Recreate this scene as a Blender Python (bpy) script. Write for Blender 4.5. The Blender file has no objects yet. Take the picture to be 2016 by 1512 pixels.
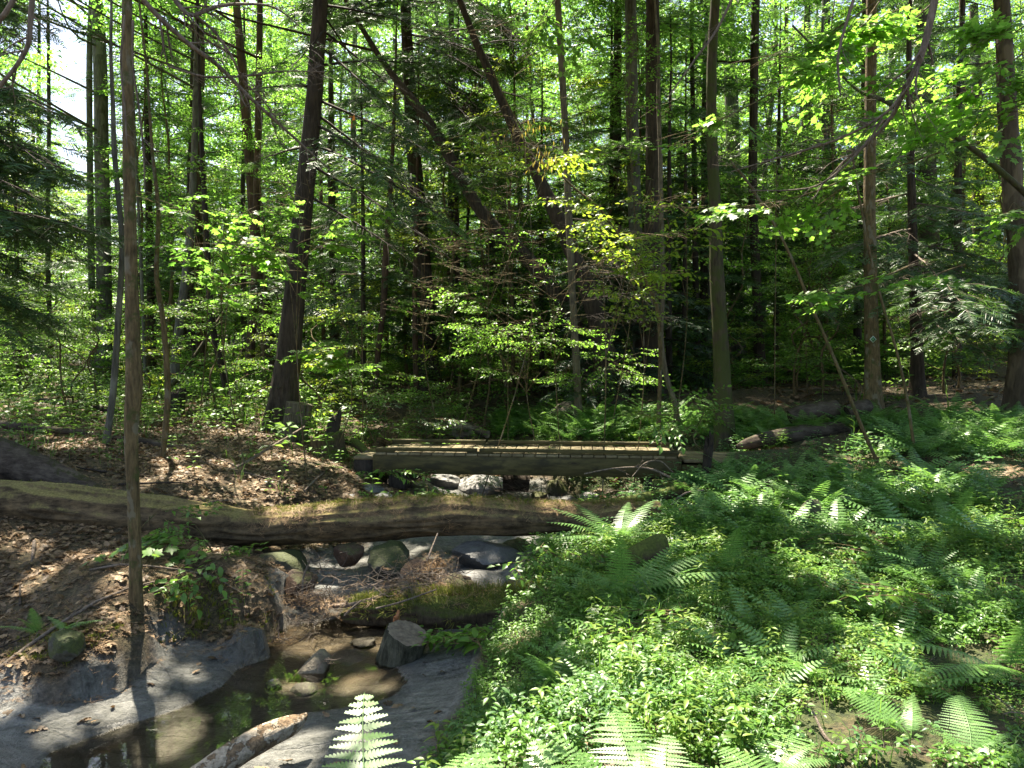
import bpy, math, numpy as np
from mathutils import Vector
R = math.radians
C = bpy.context.scene
COL = C.collection
SEED = np.random.default_rng(7)

# ------------------------------------------------------------------ camera
F = 1517.0
CZ, PITCH = 1.6, R(2.35)
cam = bpy.data.objects.new('camera', bpy.data.cameras.new('camera')); COL.objects.link(cam)
cam.location = (0, 0, CZ); cam.rotation_euler = (R(90) - PITCH, 0, 0)
cam.data.sensor_width = 36; cam.data.lens = F / 2016 * 36
cam.data.clip_start = 0.05; cam.data.clip_end = 2000
C.camera = cam

# ------------------------------------------------------------------ sky and sun
SUN_EL, SUN_AZ = R(65), R(-28)            # azimuth from +Y, negative to the left
SUN = np.array([math.sin(SUN_AZ)*math.cos(SUN_EL), math.cos(SUN_AZ)*math.cos(SUN_EL), math.sin(SUN_EL)])
w = bpy.data.worlds.new('World'); C.world = w; w.use_nodes = True
nt = w.node_tree; nt.nodes.clear()
sky = nt.nodes.new('ShaderNodeTexSky'); sky.sky_type = 'NISHITA'; sky.sun_disc = False
sky.sun_elevation = SUN_EL; sky.sun_rotation = SUN_AZ
sky.air_density = 1.0; sky.dust_density = 2.5; sky.ozone_density = .4
bg = nt.nodes.new('ShaderNodeBackground'); bg.inputs[1].default_value = 0.075
wo = nt.nodes.new('ShaderNodeOutputWorld')
nt.links.new(sky.outputs[0], bg.inputs[0]); nt.links.new(bg.outputs[0], wo.inputs[0])
sl = bpy.data.lights.new('sun', 'SUN'); sl.energy = 5.0; sl.angle = R(0.55); sl.color = (1.0, 0.93, 0.80)
so = bpy.data.objects.new('sun', sl); COL.objects.link(so)
so.rotation_euler = Vector(SUN).to_track_quat('Z', 'Y').to_euler(); so.location = (-5, 10, 40)
C.view_settings.view_transform = 'Standard'; C.view_settings.look = 'None'
C.view_settings.exposure = 2.45; C.view_settings.gamma = 1.0
C.view_settings.use_white_balance = True; C.view_settings.white_balance_temperature = 6750; C.view_settings.white_balance_tint = 10.0
C.cycles.max_bounces = 10; C.cycles.diffuse_bounces = 7; C.cycles.glossy_bounces = 3
C.cycles.transmission_bounces = 5; C.cycles.transparent_max_bounces = 8
C.cycles.sample_clamp_indirect = 6; C.cycles.caustics_reflective = False; C.cycles.caustics_refractive = False

# ------------------------------------------------------------------ pixel helpers (photo pixels, 2016 wide)
FW = np.array([0, math.cos(PITCH), -math.sin(PITCH)]); UP = np.array([0, math.sin(PITCH), math.cos(PITCH)])
CAM = np.array([0, 0, CZ])
def ray(px, py):
    return FW + (px-1008)/F*np.array([1., 0, 0]) + (756-py)/F*UP
def P(px, py, Y):
    d = ray(px, py); return CAM + d*(Y/d[1])
def PZ(px, py, z):
    d = ray(px, py); return CAM + d*((z-CZ)/d[2])
def pr(wpx, Y):                      # pixel width -> world radius
    return wpx/2/F*Y

# ------------------------------------------------------------------ noise
def _h(i, j, k, s):
    n = (i*374761393 + j*668265263 + k*2147483647 + s*974634777) & 0xffffffff
    n = ((n ^ (n >> 13)) * 1274126177) & 0xffffffff
    return ((n ^ (n >> 16)) & 0xffff) / 65535.0
def vnoise(x, y, z=0.0, s=0):
    x, y, z = np.broadcast_arrays(np.asarray(x, float), np.asarray(y, float), np.asarray(z, float))
    i, j, k = (np.floor(v).astype(np.int64) for v in (x, y, z))
    fx, fy, fz = x-i, y-j, z-k
    fx, fy, fz = (f*f*(3-2*f) for f in (fx, fy, fz))
    r = 0
    for a in (0, 1):
        for b in (0, 1):
            for c in (0, 1):
                r = r + (fx if a else 1-fx)*(fy if b else 1-fy)*(fz if c else 1-fz)*_h(i+a, j+b, k+c, s)
    return r*2-1
def fbm(x, y, z=0.0, s=0, o=4):
    r, a = 0, 1.0
    for q in range(o):
        r = r + a*vnoise(np.asarray(x)*2**q, np.asarray(y)*2**q, np.asarray(z)*2**q, s+q); a *= .5
    return r

def polysd(x, y, poly):              # signed distance, negative inside
    x = np.asarray(x, float); y = np.asarray(y, float)
    d = np.full(x.shape, 1e9); ins = np.zeros(x.shape, bool)
    n = len(poly)
    for i in range(n):
        ax, ay = poly[i]; bx, by = poly[(i+1) % n]
        ex, ey = bx-ax, by-ay
        t = np.clip(((x-ax)*ex + (y-ay)*ey)/(ex*ex+ey*ey+1e-12), 0, 1)
        d = np.minimum(d, np.hypot(x-ax-t*ex, y-ay-t*ey))
        c = ((ay > y) != (by > y)) & (x < (bx-ax)*(y-ay)/(by-ay+1e-12)+ax)
        ins ^= c
    return np.where(ins, -d, d)

# ------------------------------------------------------------------ materials
MATS = {}
def mat(name):
    m = bpy.data.materials.new(name); m.use_nodes = True; MATS[name] = m
    n = m.node_tree; n.nodes.clear(); return m, n
def N(n, t, **kw):
    o = n.nodes.new(t)
    for k, v in kw.items(): setattr(o, k, v)
    return o
def ramp(n, fac, stops):
    r = N(n, 'ShaderNodeValToRGB'); e = r.color_ramp.elements
    while len(e) > 1: e.remove(e[-1])
    e[0].position = stops[0][0]; e[0].color = (*stops[0][1], 1)
    for p, c in stops[1:]:
        q = e.new(p); q.color = (*c, 1)
    n.links.new(fac, r.inputs[0]); return r.outputs[0]
def noise_tex(n, scale, detail=4, rough=.6, vec=None, stretch=None):
    t = N(n, 'ShaderNodeTexNoise'); t.inputs['Scale'].default_value = scale
    t.inputs['Detail'].default_value = detail; t.inputs['Roughness'].default_value = rough
    if vec is not None:
        if stretch:
            mp = N(n, 'ShaderNodeMapping'); mp.inputs['Scale'].default_value = stretch
            n.links.new(vec, mp.inputs[0]); vec = mp.outputs[0]
        n.links.new(vec, t.inputs[0])
    return t.outputs[0]
def mixc(n, f, a, b, mode='MIX'):
    m = N(n, 'ShaderNodeMix', data_type='RGBA', blend_type=mode)
    for s, v in ((0, f), (6, a), (7, b)):
        if hasattr(v, 'is_linked'): n.links.new(v, m.inputs[s])
        elif s == 0: m.inputs[0].default_value = v
        else: m.inputs[s].default_value = (*v, 1)
    return m.outputs[2]
def mathn(n, op, a, b=0.0, clamp=False):
    m = N(n, 'ShaderNodeMath', operation=op, use_clamp=clamp)
    for s, v in ((0, a), (1, b)):
        if hasattr(v, 'is_linked'): n.links.new(v, m.inputs[s])
        else: m.inputs[s].default_value = v
    return m.outputs[0]
def finish(n, col, rough=.8, bump=None, bstr=.5, bdist=.01, spec=.3):
    b = N(n, 'ShaderNodeBsdfPrincipled')
    if hasattr(col, 'is_linked'): n.links.new(col, b.inputs['Base Color'])
    else: b.inputs['Base Color'].default_value = (*col, 1)
    if hasattr(rough, 'is_linked'): n.links.new(rough, b.inputs['Roughness'])
    else: b.inputs['Roughness'].default_value = rough
    b.inputs['Specular IOR Level'].default_value = spec
    if bump is not None:
        bp = N(n, 'ShaderNodeBump'); bp.inputs['Strength'].default_value = bstr; bp.inputs['Distance'].default_value = bdist
        n.links.new(bump, bp.inputs['Height']); n.links.new(bp.outputs[0], b.inputs['Normal'])
    o = N(n, 'ShaderNodeOutputMaterial'); n.links.new(b.outputs[0], o.inputs[0]); return b

def leaf_mat(name, c1, c2, t1, t2, trans=.45, rough=.42, spec=.5):
    m, n = mat(name)
    g = N(n, 'ShaderNodeNewGeometry'); oi = N(n, 'ShaderNodeObjectInfo')
    rnd = mathn(n, 'FRACT', mathn(n, 'ADD', g.outputs['Random Per Island'], mathn(n, 'MULTIPLY', oi.outputs['Random'], .35)))
    col = ramp(n, rnd, [(0, c1), (.75, c2), (1, tuple(min(1, v*1.25) for v in c2))])
    tcol = ramp(n, rnd, [(0, t1), (1, t2)])
    b = N(n, 'ShaderNodeBsdfPrincipled'); n.links.new(col, b.inputs['Base Color'])
    b.inputs['Roughness'].default_value = rough; b.inputs['Specular IOR Level'].default_value = spec
    t = N(n, 'ShaderNodeBsdfTranslucent'); n.links.new(tcol, t.inputs[0])
    x = N(n, 'ShaderNodeMixShader'); x.inputs[0].default_value = trans
    n.links.new(b.outputs[0], x.inputs[1]); n.links.new(t.outputs[0], x.inputs[2])
    o = N(n, 'ShaderNodeOutputMaterial'); n.links.new(x.outputs[0], o.inputs[0]); return m

leaf_mat('maple_leaf', (.050, .105, .016), (.095, .175, .026), (.22, .50, .05), (.36, .64, .09), .52)
leaf_mat('canopy_leaf', (.042, .09, .016), (.075, .14, .025), (.16, .40, .045), (.28, .54, .08), .48)
leaf_mat('beech_leaf', (.055, .12, .018), (.11, .19, .03), (.28, .46, .03), (.48, .60, .06), .5)
leaf_mat('hemlock_needle', (.026, .060, .022), (.050, .100, .034), (.08, .19, .03), (.14, .28, .05), .28, .44, .5)
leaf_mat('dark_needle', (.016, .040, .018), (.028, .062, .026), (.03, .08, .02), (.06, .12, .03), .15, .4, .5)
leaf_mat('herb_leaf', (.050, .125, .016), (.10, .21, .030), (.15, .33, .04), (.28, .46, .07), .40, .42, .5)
leaf_mat('blue_herb', (.038, .10, .030), (.080, .17, .050), (.09, .24, .06), (.18, .36, .09), .36, .42, .5)
leaf_mat('lime_herb', (.090, .155, .022), (.16, .235, .040), (.24, .42, .04), (.38, .55, .07), .44, .45, .45)
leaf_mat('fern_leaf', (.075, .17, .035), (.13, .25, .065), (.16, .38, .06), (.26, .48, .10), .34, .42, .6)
leaf_mat('moss_tuft', (.08, .095, .014), (.17, .17, .03), (.12, .18, .02), (.2, .25, .03), .3, .7, .2)
leaf_mat('dead_leaf', (.050, .031, .015), (.22, .148, .080), (.12, .07, .03), (.26, .16, .08), .18, .6, .35)
leaf_mat('rust_leaf', (.16, .05, .015), (.35, .14, .03), (.35, .12, .03), (.5, .2, .04), .3, .6, .3)
leaf_mat('pine_straw', (.14, .075, .035), (.30, .19, .09), (.10, .05, .02), (.18, .09, .04), .1, .6, .3)
leaf_mat('yellow_leaf', (.20, .15, .03), (.30, .24, .05), (.45, .35, .05), (.6, .5, .1), .5)

def bark_mat(name, dark, light, moss=None, mossamt=.0, scale=1.0, bs=.8, patch=None):
    m, n = mat(name)
    tc = N(n, 'ShaderNodeTexCoord').outputs['Object']
    a = noise_tex(n, 26*scale, 5, .65, tc, (1, 1, .16)); b = noise_tex(n, 3.2*scale, 3, .6, tc)
    f = mathn(n, 'ADD', mathn(n, 'MULTIPLY', a, .75), mathn(n, 'MULTIPLY', b, .35))
    col = ramp(n, f, [(.38, dark), (.62, light), (.8, tuple(v*1.35 for v in light))])
    if patch:
        p = noise_tex(n, 5*scale, 3, .5, tc, (1, 1, .6))
        col = mixc(n, ramp(n, p, [(.56, (0, 0, 0)), (.62, (.8, .8, .8))]), col, patch)
    if moss:
        p = noise_tex(n, 4*scale, 5, .65, tc)
        col = mixc(n, ramp(n, p, [(.62-mossamt, (0, 0, 0)), (.70-mossamt, (.85, .85, .85))]), col, moss)
    finish(n, col, .85, f, 1.0, .03, .25); return m
bark_mat('hemlock_bark', (.016, .012, .008), (.066, .050, .036))
bark_mat('grey_bark', (.045, .043, .034), (.14, .132, .105), patch=(.19, .185, .15))
bark_mat('olive_bark', (.040, .029, .012), (.15, .108, .050), moss=(.06, .07, .018), mossamt=.08, scale=2.2, patch=(.17, .15, .10))
bark_mat('mossy_bark', (.022, .018, .011), (.075, .06, .034), moss=(.05, .062, .014), mossamt=.17)
bark_mat('ridged_bark', (.030, .025, .016), (.15, .125, .085), moss=(.06, .075, .015), mossamt=.06)
bark_mat('red_bark', (.030, .018, .011), (.105, .064, .040))
bark_mat('dead_twig', (.055, .042, .030), (.19, .15, .115), scale=2)
bark_mat('dark_wood', (.012, .009, .007), (.045, .035, .026))
bark_mat('peeling_bark', (.028, .020, .012), (.085, .065, .042), scale=.8, patch=(.14, .11, .07))
m, n = mat('flaking_bark')
tc = N(n, 'ShaderNodeTexCoord').outputs['Object']
p1 = noise_tex(n, 16, 4, .6, tc); p2 = noise_tex(n, 55, 4, .6, tc)
pl = ramp(n, p1, [(.47, (0, 0, 0)), (.50, (1, 1, 1))])
col = mixc(n, pl, ramp(n, p2, [(.35, (.09, .058, .032)), (.65, (.21, .145, .085))]), ramp(n, p2, [(.35, (.20, .16, .11)), (.65, (.38, .32, .24))]))
finish(n, col, .8, mathn(n, 'ADD', pl, mathn(n, 'MULTIPLY', p2, .5)), .9, .02, .25)
bark_mat('pale_bark', (.05, .042, .026), (.17, .14, .095), scale=1.6)

def log_mat(name, side, top, mossc, axis=0, lo=.15, hi=.75):
    m, n = mat(name)
    tc = N(n, 'ShaderNodeTexCoord').outputs['Object']
    st = [1, 1, 1]; st[axis] = .26
    a = noise_tex(n, 24, 8, .78, tc, tuple(st)); b = noise_tex(n, 4.5, 6, .7, tc)
    f = mathn(n, 'ADD', mathn(n, 'MULTIPLY', a, .6), mathn(n, 'MULTIPLY', b, .45))
    col = ramp(n, f, [(.40, tuple(v*.25 for v in side)), (.50, side), (.62, top)])
    g = N(n, 'ShaderNodeNewGeometry'); sx = N(n, 'ShaderNodeSeparateXYZ'); n.links.new(g.outputs['Normal'], sx.inputs[0])
    up = mathn(n, 'ADD', sx.outputs[2], mathn(n, 'MULTIPLY', mathn(n, 'SUBTRACT', noise_tex(n, 7, 5, .7, tc), .5), 1.9))
    mf = ramp(n, up, [(lo, (0, 0, 0)), (hi, (.92, .92, .92))])
    mc = ramp(n, noise_tex(n, 60, 3, .6, tc), [(.35, tuple(v*.5 for v in mossc)), (.65, mossc)])
    col = mixc(n, mf, col, mc)
    finish(n, col, .9, f, .9, .02, .2)
log_mat('log_bark', (.070, .050, .028), (.16, .112, .06), (.27, .225, .08), 0, .5, 1.4)
log_mat('dark_log', (.050, .038, .028), (.10, .080, .06), (.055, .055, .02), 0, .9, 1.7)
log_mat('moss_log', (.055, .040, .024), (.10, .075, .045), (.085, .11, .02), 2, -.4, .5)
log_mat('weathered_section', (.050, .050, .032), (.12, .115, .08), (.09, .10, .04), 2, .9, 1.8)
m, n = mat('wood_ring')
tc = N(n, 'ShaderNodeTexCoord').outputs['Object']
finish(n, ramp(n, noise_tex(n, 14, 5, .7, tc), [(.35, (.07, .055, .042)), (.65, (.21, .17, .125))]), .8, noise_tex(n, 40, 3, .6, tc), .5, .01)
m, n = mat('rot_wood')
tc = N(n, 'ShaderNodeTexCoord').outputs['Object']
finish(n, ramp(n, noise_tex(n, 18, 6, .7, tc, (.3, 1, 1)), [(.35, (.10, .035, .012)), (.55, (.30, .13, .05)), (.7, (.42, .24, .12))]), .8, noise_tex(n, 40, 4, .6, tc), .9, .015)

def rock_mat(name, a, b, mossc=None, lo=.5, hi=.9, rough=.75):
    m, n = mat(name)
    tc = N(n, 'ShaderNodeTexCoord').outputs['Object']
    f = noise_tex(n, 6, 8, .68, tc); f2 = noise_tex(n, 45, 4, .6, tc)
    col = ramp(n, mathn(n, 'ADD', mathn(n, 'MULTIPLY', f, .7), mathn(n, 'MULTIPLY', f2, .3)), [(.36, a), (.62, b)])
    if mossc:
        g = N(n, 'ShaderNodeNewGeometry'); sx = N(n, 'ShaderNodeSeparateXYZ'); n.links.new(g.outputs['Normal'], sx.inputs[0])
        up = mathn(n, 'ADD', sx.outputs[2], mathn(n, 'MULTIPLY', mathn(n, 'SUBTRACT', noise_tex(n, 5, 5, .7, tc), .5), 1.8))
        mc = ramp(n, noise_tex(n, 70, 3, .6, tc), [(.35, tuple(v*.45 for v in mossc)), (.65, mossc)])
        col = mixc(n, ramp(n, up, [(lo, (0, 0, 0)), (hi, (.95, .95, .95))]), col, mc)
    finish(n, col, rough, mathn(n, 'ADD', f, mathn(n, 'MULTIPLY', f2, .4)), .7, .03, .4)
rock_mat('wet_rock', (.045, .045, .042), (.13, .125, .115), rough=.45)
rock_mat('grey_rock', (.09, .088, .082), (.25, .245, .235))
rock_mat('pale_rock', (.15, .145, .14), (.42, .40, .385), rough=.5)
rock_mat('brown_rock', (.06, .05, .035), (.19, .16, .11))
rock_mat('hollow_shade', (.010, .008, .006), (.035, .026, .018))  # near-black colour standing in for deep shade under the footbridge ends
rock_mat('moss_cushion', (.022, .022, .016), (.075, .07, .05), (.055, .070, .012), -.7, .1)
rock_mat('root_earth', (.03, .018, .01), (.13, .075, .045), (.09, .09, .025), .7, 1.2)
rock_mat('moss_rock', (.030, .027, .02), (.10, .09, .07), (.10, .105, .018), .25, .75)
rock_mat('dark_moss_rock', (.022, .022, .016), (.075, .07, .05), (.05, .062, .012), .1, .8)

m, n = mat('bridge_wood')
tc = N(n, 'ShaderNodeTexCoord').outputs['Object']
a = noise_tex(n, 14, 6, .7, tc, (.16, 1, 1)); kn = noise_tex(n, 3.3, 4, .65, tc, (.55, 1, 1.6))
col = ramp(n, a, [(.3, (.024, .020, .006)), (.55, (.078, .064, .020)), (.75, (.13, .105, .04))])
col = mixc(n, ramp(n, kn, [(.38, (.9, .9, .9)), (.47, (0, 0, 0))]), col, (.028, .024, .010))
wv = N(n, 'ShaderNodeTexVoronoi'); wv.inputs['Scale'].default_value = 1.0
mp_ = N(n, 'ShaderNodeMapping'); mp_.inputs['Scale'].default_value = (2.6, 3, 9); n.links.new(tc, mp_.inputs[0]); n.links.new(mp_.outputs[0], wv.inputs[0])
col = mixc(n, ramp(n, wv.outputs['Distance'], [(.06, (.9, .9, .9)), (.13, (0, 0, 0)), (.17, (.45, .45, .45)), (.22, (0, 0, 0))]), col, (.022, .014, .006))
finish(n, col, .75, a, .4, .004, .3)
m, n = mat('deck_wood')
tc = N(n, 'ShaderNodeTexCoord').outputs['Object']; g = N(n, 'ShaderNodeNewGeometry')
a = noise_tex(n, 12, 5, .7, tc, (1, .15, 1))
col = ramp(n, a, [(.3, (.13, .105, .052)), (.7, (.28, .23, .13))])
col = mixc(n, 1.0, col, ramp(n, g.outputs['Random Per Island'], [(0, (.55, .53, .5)), (1, (1, 1, 1))]), 'MULTIPLY')
finish(n, col, .75, a, .4, .004, .3)
m, n = mat('marker_pale'); finish(n, (.42, .52, .42), .5)
m, n = mat('marker_green'); finish(n, (.03, .11, .05), .5)
m, n = mat('marker_mid'); finish(n, (.10, .26, .11), .5)

# water
m, n = mat('water')
tc = N(n, 'ShaderNodeTexCoord').outputs['Object']
bp = N(n, 'ShaderNodeBump'); bp.inputs['Strength'].default_value = .07; bp.inputs['Distance'].default_value = .01
n.links.new(noise_tex(n, 9, 3, .5, tc, (1, .45, 1)), bp.inputs['Height'])
gl = N(n, 'ShaderNodeBsdfGlossy'); gl.inputs['Roughness'].default_value = .02; n.links.new(bp.outputs[0], gl.inputs['Normal'])
tr = N(n, 'ShaderNodeBsdfTransparent'); tr.inputs[0].default_value = (.93, .90, .82, 1)
fr = N(n, 'ShaderNodeFresnel'); fr.inputs[0].default_value = 1.45; n.links.new(bp.outputs[0], fr.inputs['Normal'])
mx = N(n, 'ShaderNodeMixShader'); n.links.new(fr.outputs[0], mx.inputs[0]); n.links.new(tr.outputs[0], mx.inputs[1]); n.links.new(gl.outputs[0], mx.inputs[2])
o = N(n, 'ShaderNodeOutputMaterial'); n.links.new(mx.outputs[0], o.inputs[0])

# ground: mask attribute R rock, G green/moss, B wet
m, n = mat('forest_soil')
tc = N(n, 'ShaderNodeTexCoord').outputs['Object']
at = N(n, 'ShaderNodeAttribute'); at.attribute_name = 'mask'
sp = N(n, 'ShaderNodeSeparateColor'); n.links.new(at.outputs['Color'], sp.inputs[0])
f1 = noise_tex(n, 2.2, 6, .7, tc); f2 = noise_tex(n, 38, 5, .7, tc); f3 = noise_tex(n, 9, 7, .7, tc)
soil = ramp(n, f2, [(.34, (.026, .017, .009)), (.52, (.085, .055, .030)), (.70, (.19, .125, .072))])
moss = ramp(n, f2, [(.35, (.018, .026, .008)), (.65, (.07, .085, .022))])
soil = mixc(n, mathn(n, 'MULTIPLY', sp.outputs[1], ramp(n, f1, [(.40, (.1, .1, .1)), (.55, (1, 1, 1))])), soil, moss)
strk = noise_tex(n, 5, 8, .72, tc, (1, 2.6, 1))
rk = ramp(n, mathn(n, 'ADD', mathn(n, 'MULTIPLY', strk, .62), mathn(n, 'MULTIPLY', f2, .38)), [(.38, (.035, .035, .031)), (.45, (.11, .11, .098)), (.55, (.20, .198, .18)), (.68, (.33, .32, .285))])
vo = N(n, 'ShaderNodeTexVoronoi', feature='DISTANCE_TO_EDGE'); vo.inputs['Scale'].default_value = 1.0
mpv = N(n, 'ShaderNodeMapping'); mpv.inputs['Scale'].default_value = (1.1, 3.4, 2.0); mpv.inputs['Rotation'].default_value = (0, 0, .45)
wob = mixc(n, .12, tc, noise_tex(n, 3, 4, .6, tc)); n.links.new(wob, mpv.inputs[0]); n.links.new(mpv.outputs[0], vo.inputs[0])
crack = ramp(n, vo.outputs['Distance'], [(.0, (1, 1, 1)), (.022, (0, 0, 0))])
blot = ramp(n, noise_tex(n, 1.7, 8, .75, tc), [(.44, (0, 0, 0)), (.56, (.75, .75, .75))])
rk = mixc(n, blot, rk, mixc(n, .5, rk, (.05, .052, .04))); rk = mixc(n, mathn(n, 'MULTIPLY', crack, .30), rk, (.012, .011, .009))
dmp = N(n, 'ShaderNodeAttribute'); dmp.attribute_name = 'damp'
rk = mixc(n, mathn(n, 'MULTIPLY', dmp.outputs['Fac'], .38), rk, (.015, .015, .012))
rk = mixc(n, mathn(n, 'MULTIPLY', sp.outputs[2], .6), rk, ramp(n, f3, [(.35, (.11, .088, .058)), (.65, (.27, .215, .145))]))
col = mixc(n, sp.outputs[0], soil, rk)
rg = mathn(n, 'SUBTRACT', mathn(n, 'SUBTRACT', .9, mathn(n, 'MULTIPLY', sp.outputs[0], .3)), mathn(n, 'MULTIPLY', dmp.outputs['Fac'], .3))
finish(n, col, rg, mathn(n, 'SUBTRACT', mathn(n, 'ADD', mathn(n, 'MULTIPLY', f2, .6), f3), mathn(n, 'MULTIPLY', crack, mathn(n, 'MULTIPLY', sp.outputs[0], .15))), 1.0, .05, .4)
# ------------------------------------------------------------------ mesh helpers
def rotm(ax, ang):
    ax = np.asarray(ax, float); ax /= np.linalg.norm(ax)+1e-12
    K = np.array([[0, -ax[2], ax[1]], [ax[2], 0, -ax[0]], [-ax[1], ax[0], 0]])
    return np.eye(3) + math.sin(ang)*K + (1-math.cos(ang))*(K@K)
def unit(v):
    v = np.asarray(v, float); return v/(np.linalg.norm(v, axis=-1, keepdims=True)+1e-12)

class Geo:
    def __init__(s): s.V = []; s.T = []; s.Q = []; s.n = 0
    def add(s, V, tris=None, quads=None, m=0):
        V = np.asarray(V, float).reshape(-1, 3)
        if tris is not None and len(tris):
            t = np.asarray(tris, np.int64); s.T.append((t+s.n, np.full(len(t), m)))
        if quads is not None and len(quads):
            q = np.asarray(quads, np.int64); s.Q.append((q+s.n, np.full(len(q), m)))
        s.V.append(V); s.n += len(V)
    def cull(s, fn, off=0, m=0):     # drop leaves (faces of material m) where fn says so
        V, T, Q, mt, mq = s.tmpl()
        for F_, M_, w in ((T, mt, 0), (Q, mq, 1)):
            if not len(F_): continue
            k = np.ones(len(F_), bool); ix = np.nonzero(M_ == m)[0]
            for a in range(0, len(ix), 40000):
                j = ix[a:a+40000]; k[j] = ~fn(V[F_[j]].mean(1)+off)
            if w: Q, mq = F_[k], M_[k]
            else: T, mt = F_[k], M_[k]
        s.V = [V]; s.T = [(T, mt)] if len(T) else []; s.Q = [(Q, mq)] if len(Q) else []
    def tmpl(s):                     # flatten to (V, tris, quads, mt, mq)
        V = np.concatenate(s.V)
        T = np.concatenate([a for a, _ in s.T]) if s.T else np.zeros((0, 3), int)
        Q = np.concatenate([a for a, _ in s.Q]) if s.Q else np.zeros((0, 4), int)
        mt = np.concatenate([b for _, b in s.T]) if s.T else np.zeros(0, int)
        mq = np.concatenate([b for _, b in s.Q]) if s.Q else np.zeros(0, int)
        return V, T, Q, mt, mq
    def scatter(s, tp, pos, rot, sc):
        V, T, Q, mt, mq = tp; k = len(pos)
        if k == 0: return
        sc = np.asarray(sc, float)
        if sc.ndim == 1: W = np.einsum('nij,vj->nvi', rot, V)*sc[:, None, None]
        else: W = np.einsum('nij,nvj->nvi', rot, V[None]*sc[:, None, :])
        W = (W + np.asarray(pos)[:, None, :]).reshape(-1, 3)
        off = (np.arange(k)*len(V))[:, None, None]
        if len(T): s.T.append(((T[None]+off).reshape(-1, 3)+s.n, np.tile(mt, k)))
        if len(Q): s.Q.append(((Q[None]+off).reshape(-1, 4)+s.n, np.tile(mq, k)))
        s.V.append(W); s.n += len(W)
    def box(s, c, d, m=0, rz=0):
        c = np.array(c, float); d = np.array(d, float)/2
        v = np.array([[x, y, z] for x in (-1, 1) for y in (-1, 1) for z in (-1, 1)])*d
        if rz: v = v @ rotm((0, 0, 1), rz).T
        s.add(v+c, None, [[0, 1, 3, 2], [4, 6, 7, 5], [0, 4, 5, 1], [2, 3, 7, 6], [0, 2, 6, 4], [1, 5, 7, 3]], m)
    def build(s, name, mats, parent=None, smooth=False, loc=None):
        V, T, Q, mt, mq = s.tmpl()
        loc = np.zeros(3) if loc is None else np.asarray(loc, float)
        if loc.any(): V = V-loc
        me = bpy.data.meshes.new(name); me.vertices.add(len(V)); me.vertices.foreach_set('co', V.astype(np.float32).ravel())
        li = np.concatenate([T.ravel(), Q.ravel()]).astype(np.int32); nl = len(li)
        me.loops.add(nl); me.loops.foreach_set('vertex_index', li)
        nf = len(T)+len(Q); me.polygons.add(nf)
        st = np.concatenate([np.arange(len(T))*3, len(T)*3+np.arange(len(Q))*4]).astype(np.int32)
        me.polygons.foreach_set('loop_start', st)
        if isinstance(mats, str): mats = [mats]
        for x in mats: me.materials.append(MATS[x])
        if len(mats) > 1: me.polygons.foreach_set('material_index', np.concatenate([mt, mq]).astype(np.int32))
        if smooth is True: me.polygons.foreach_set('use_smooth', np.ones(nf, bool))
        elif smooth: me.polygons.foreach_set('use_smooth', np.isin(np.concatenate([mt, mq]), smooth))
        me.update(calc_edges=True)
        o = bpy.data.objects.new(name, me); COL.objects.link(o)
        if parent is not None: o.parent = parent
        else: o.location = loc
        return o

def frames(pts):
    pts = np.asarray(pts, float); t = unit(np.gradient(pts, axis=0))
    a = np.array([0, 0, 1.]) if abs(t[0][2]) < .8 else np.array([1., 0, 0])
    n = unit(np.cross(t[0], a)); out = []
    for i in range(len(pts)):
        n = unit(n - t[i]*np.dot(n, t[i])); out.append(n)
    n = np.array(out); return t, n, np.cross(t, n)
def spline(pts, per):                # catmull-rom through pts (any columns)
    p = np.asarray(pts, float)
    if len(p) < 3: return p[0]+(p[-1]-p[0])*np.linspace(0, 1, per+1)[:, None]
    e = np.vstack([2*p[0]-p[1], p, 2*p[-1]-p[-2]]); out = []
    for i in range(len(p)-1):
        a, b, c, d = e[i:i+4]
        for t in np.arange(per)/per:
            out.append(.5*((2*b)+(c-a)*t+(2*a-5*b+4*c-d)*t*t+(-a+3*b-3*c+d)*t**3))
    out.append(p[-1]); return np.array(out)
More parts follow.
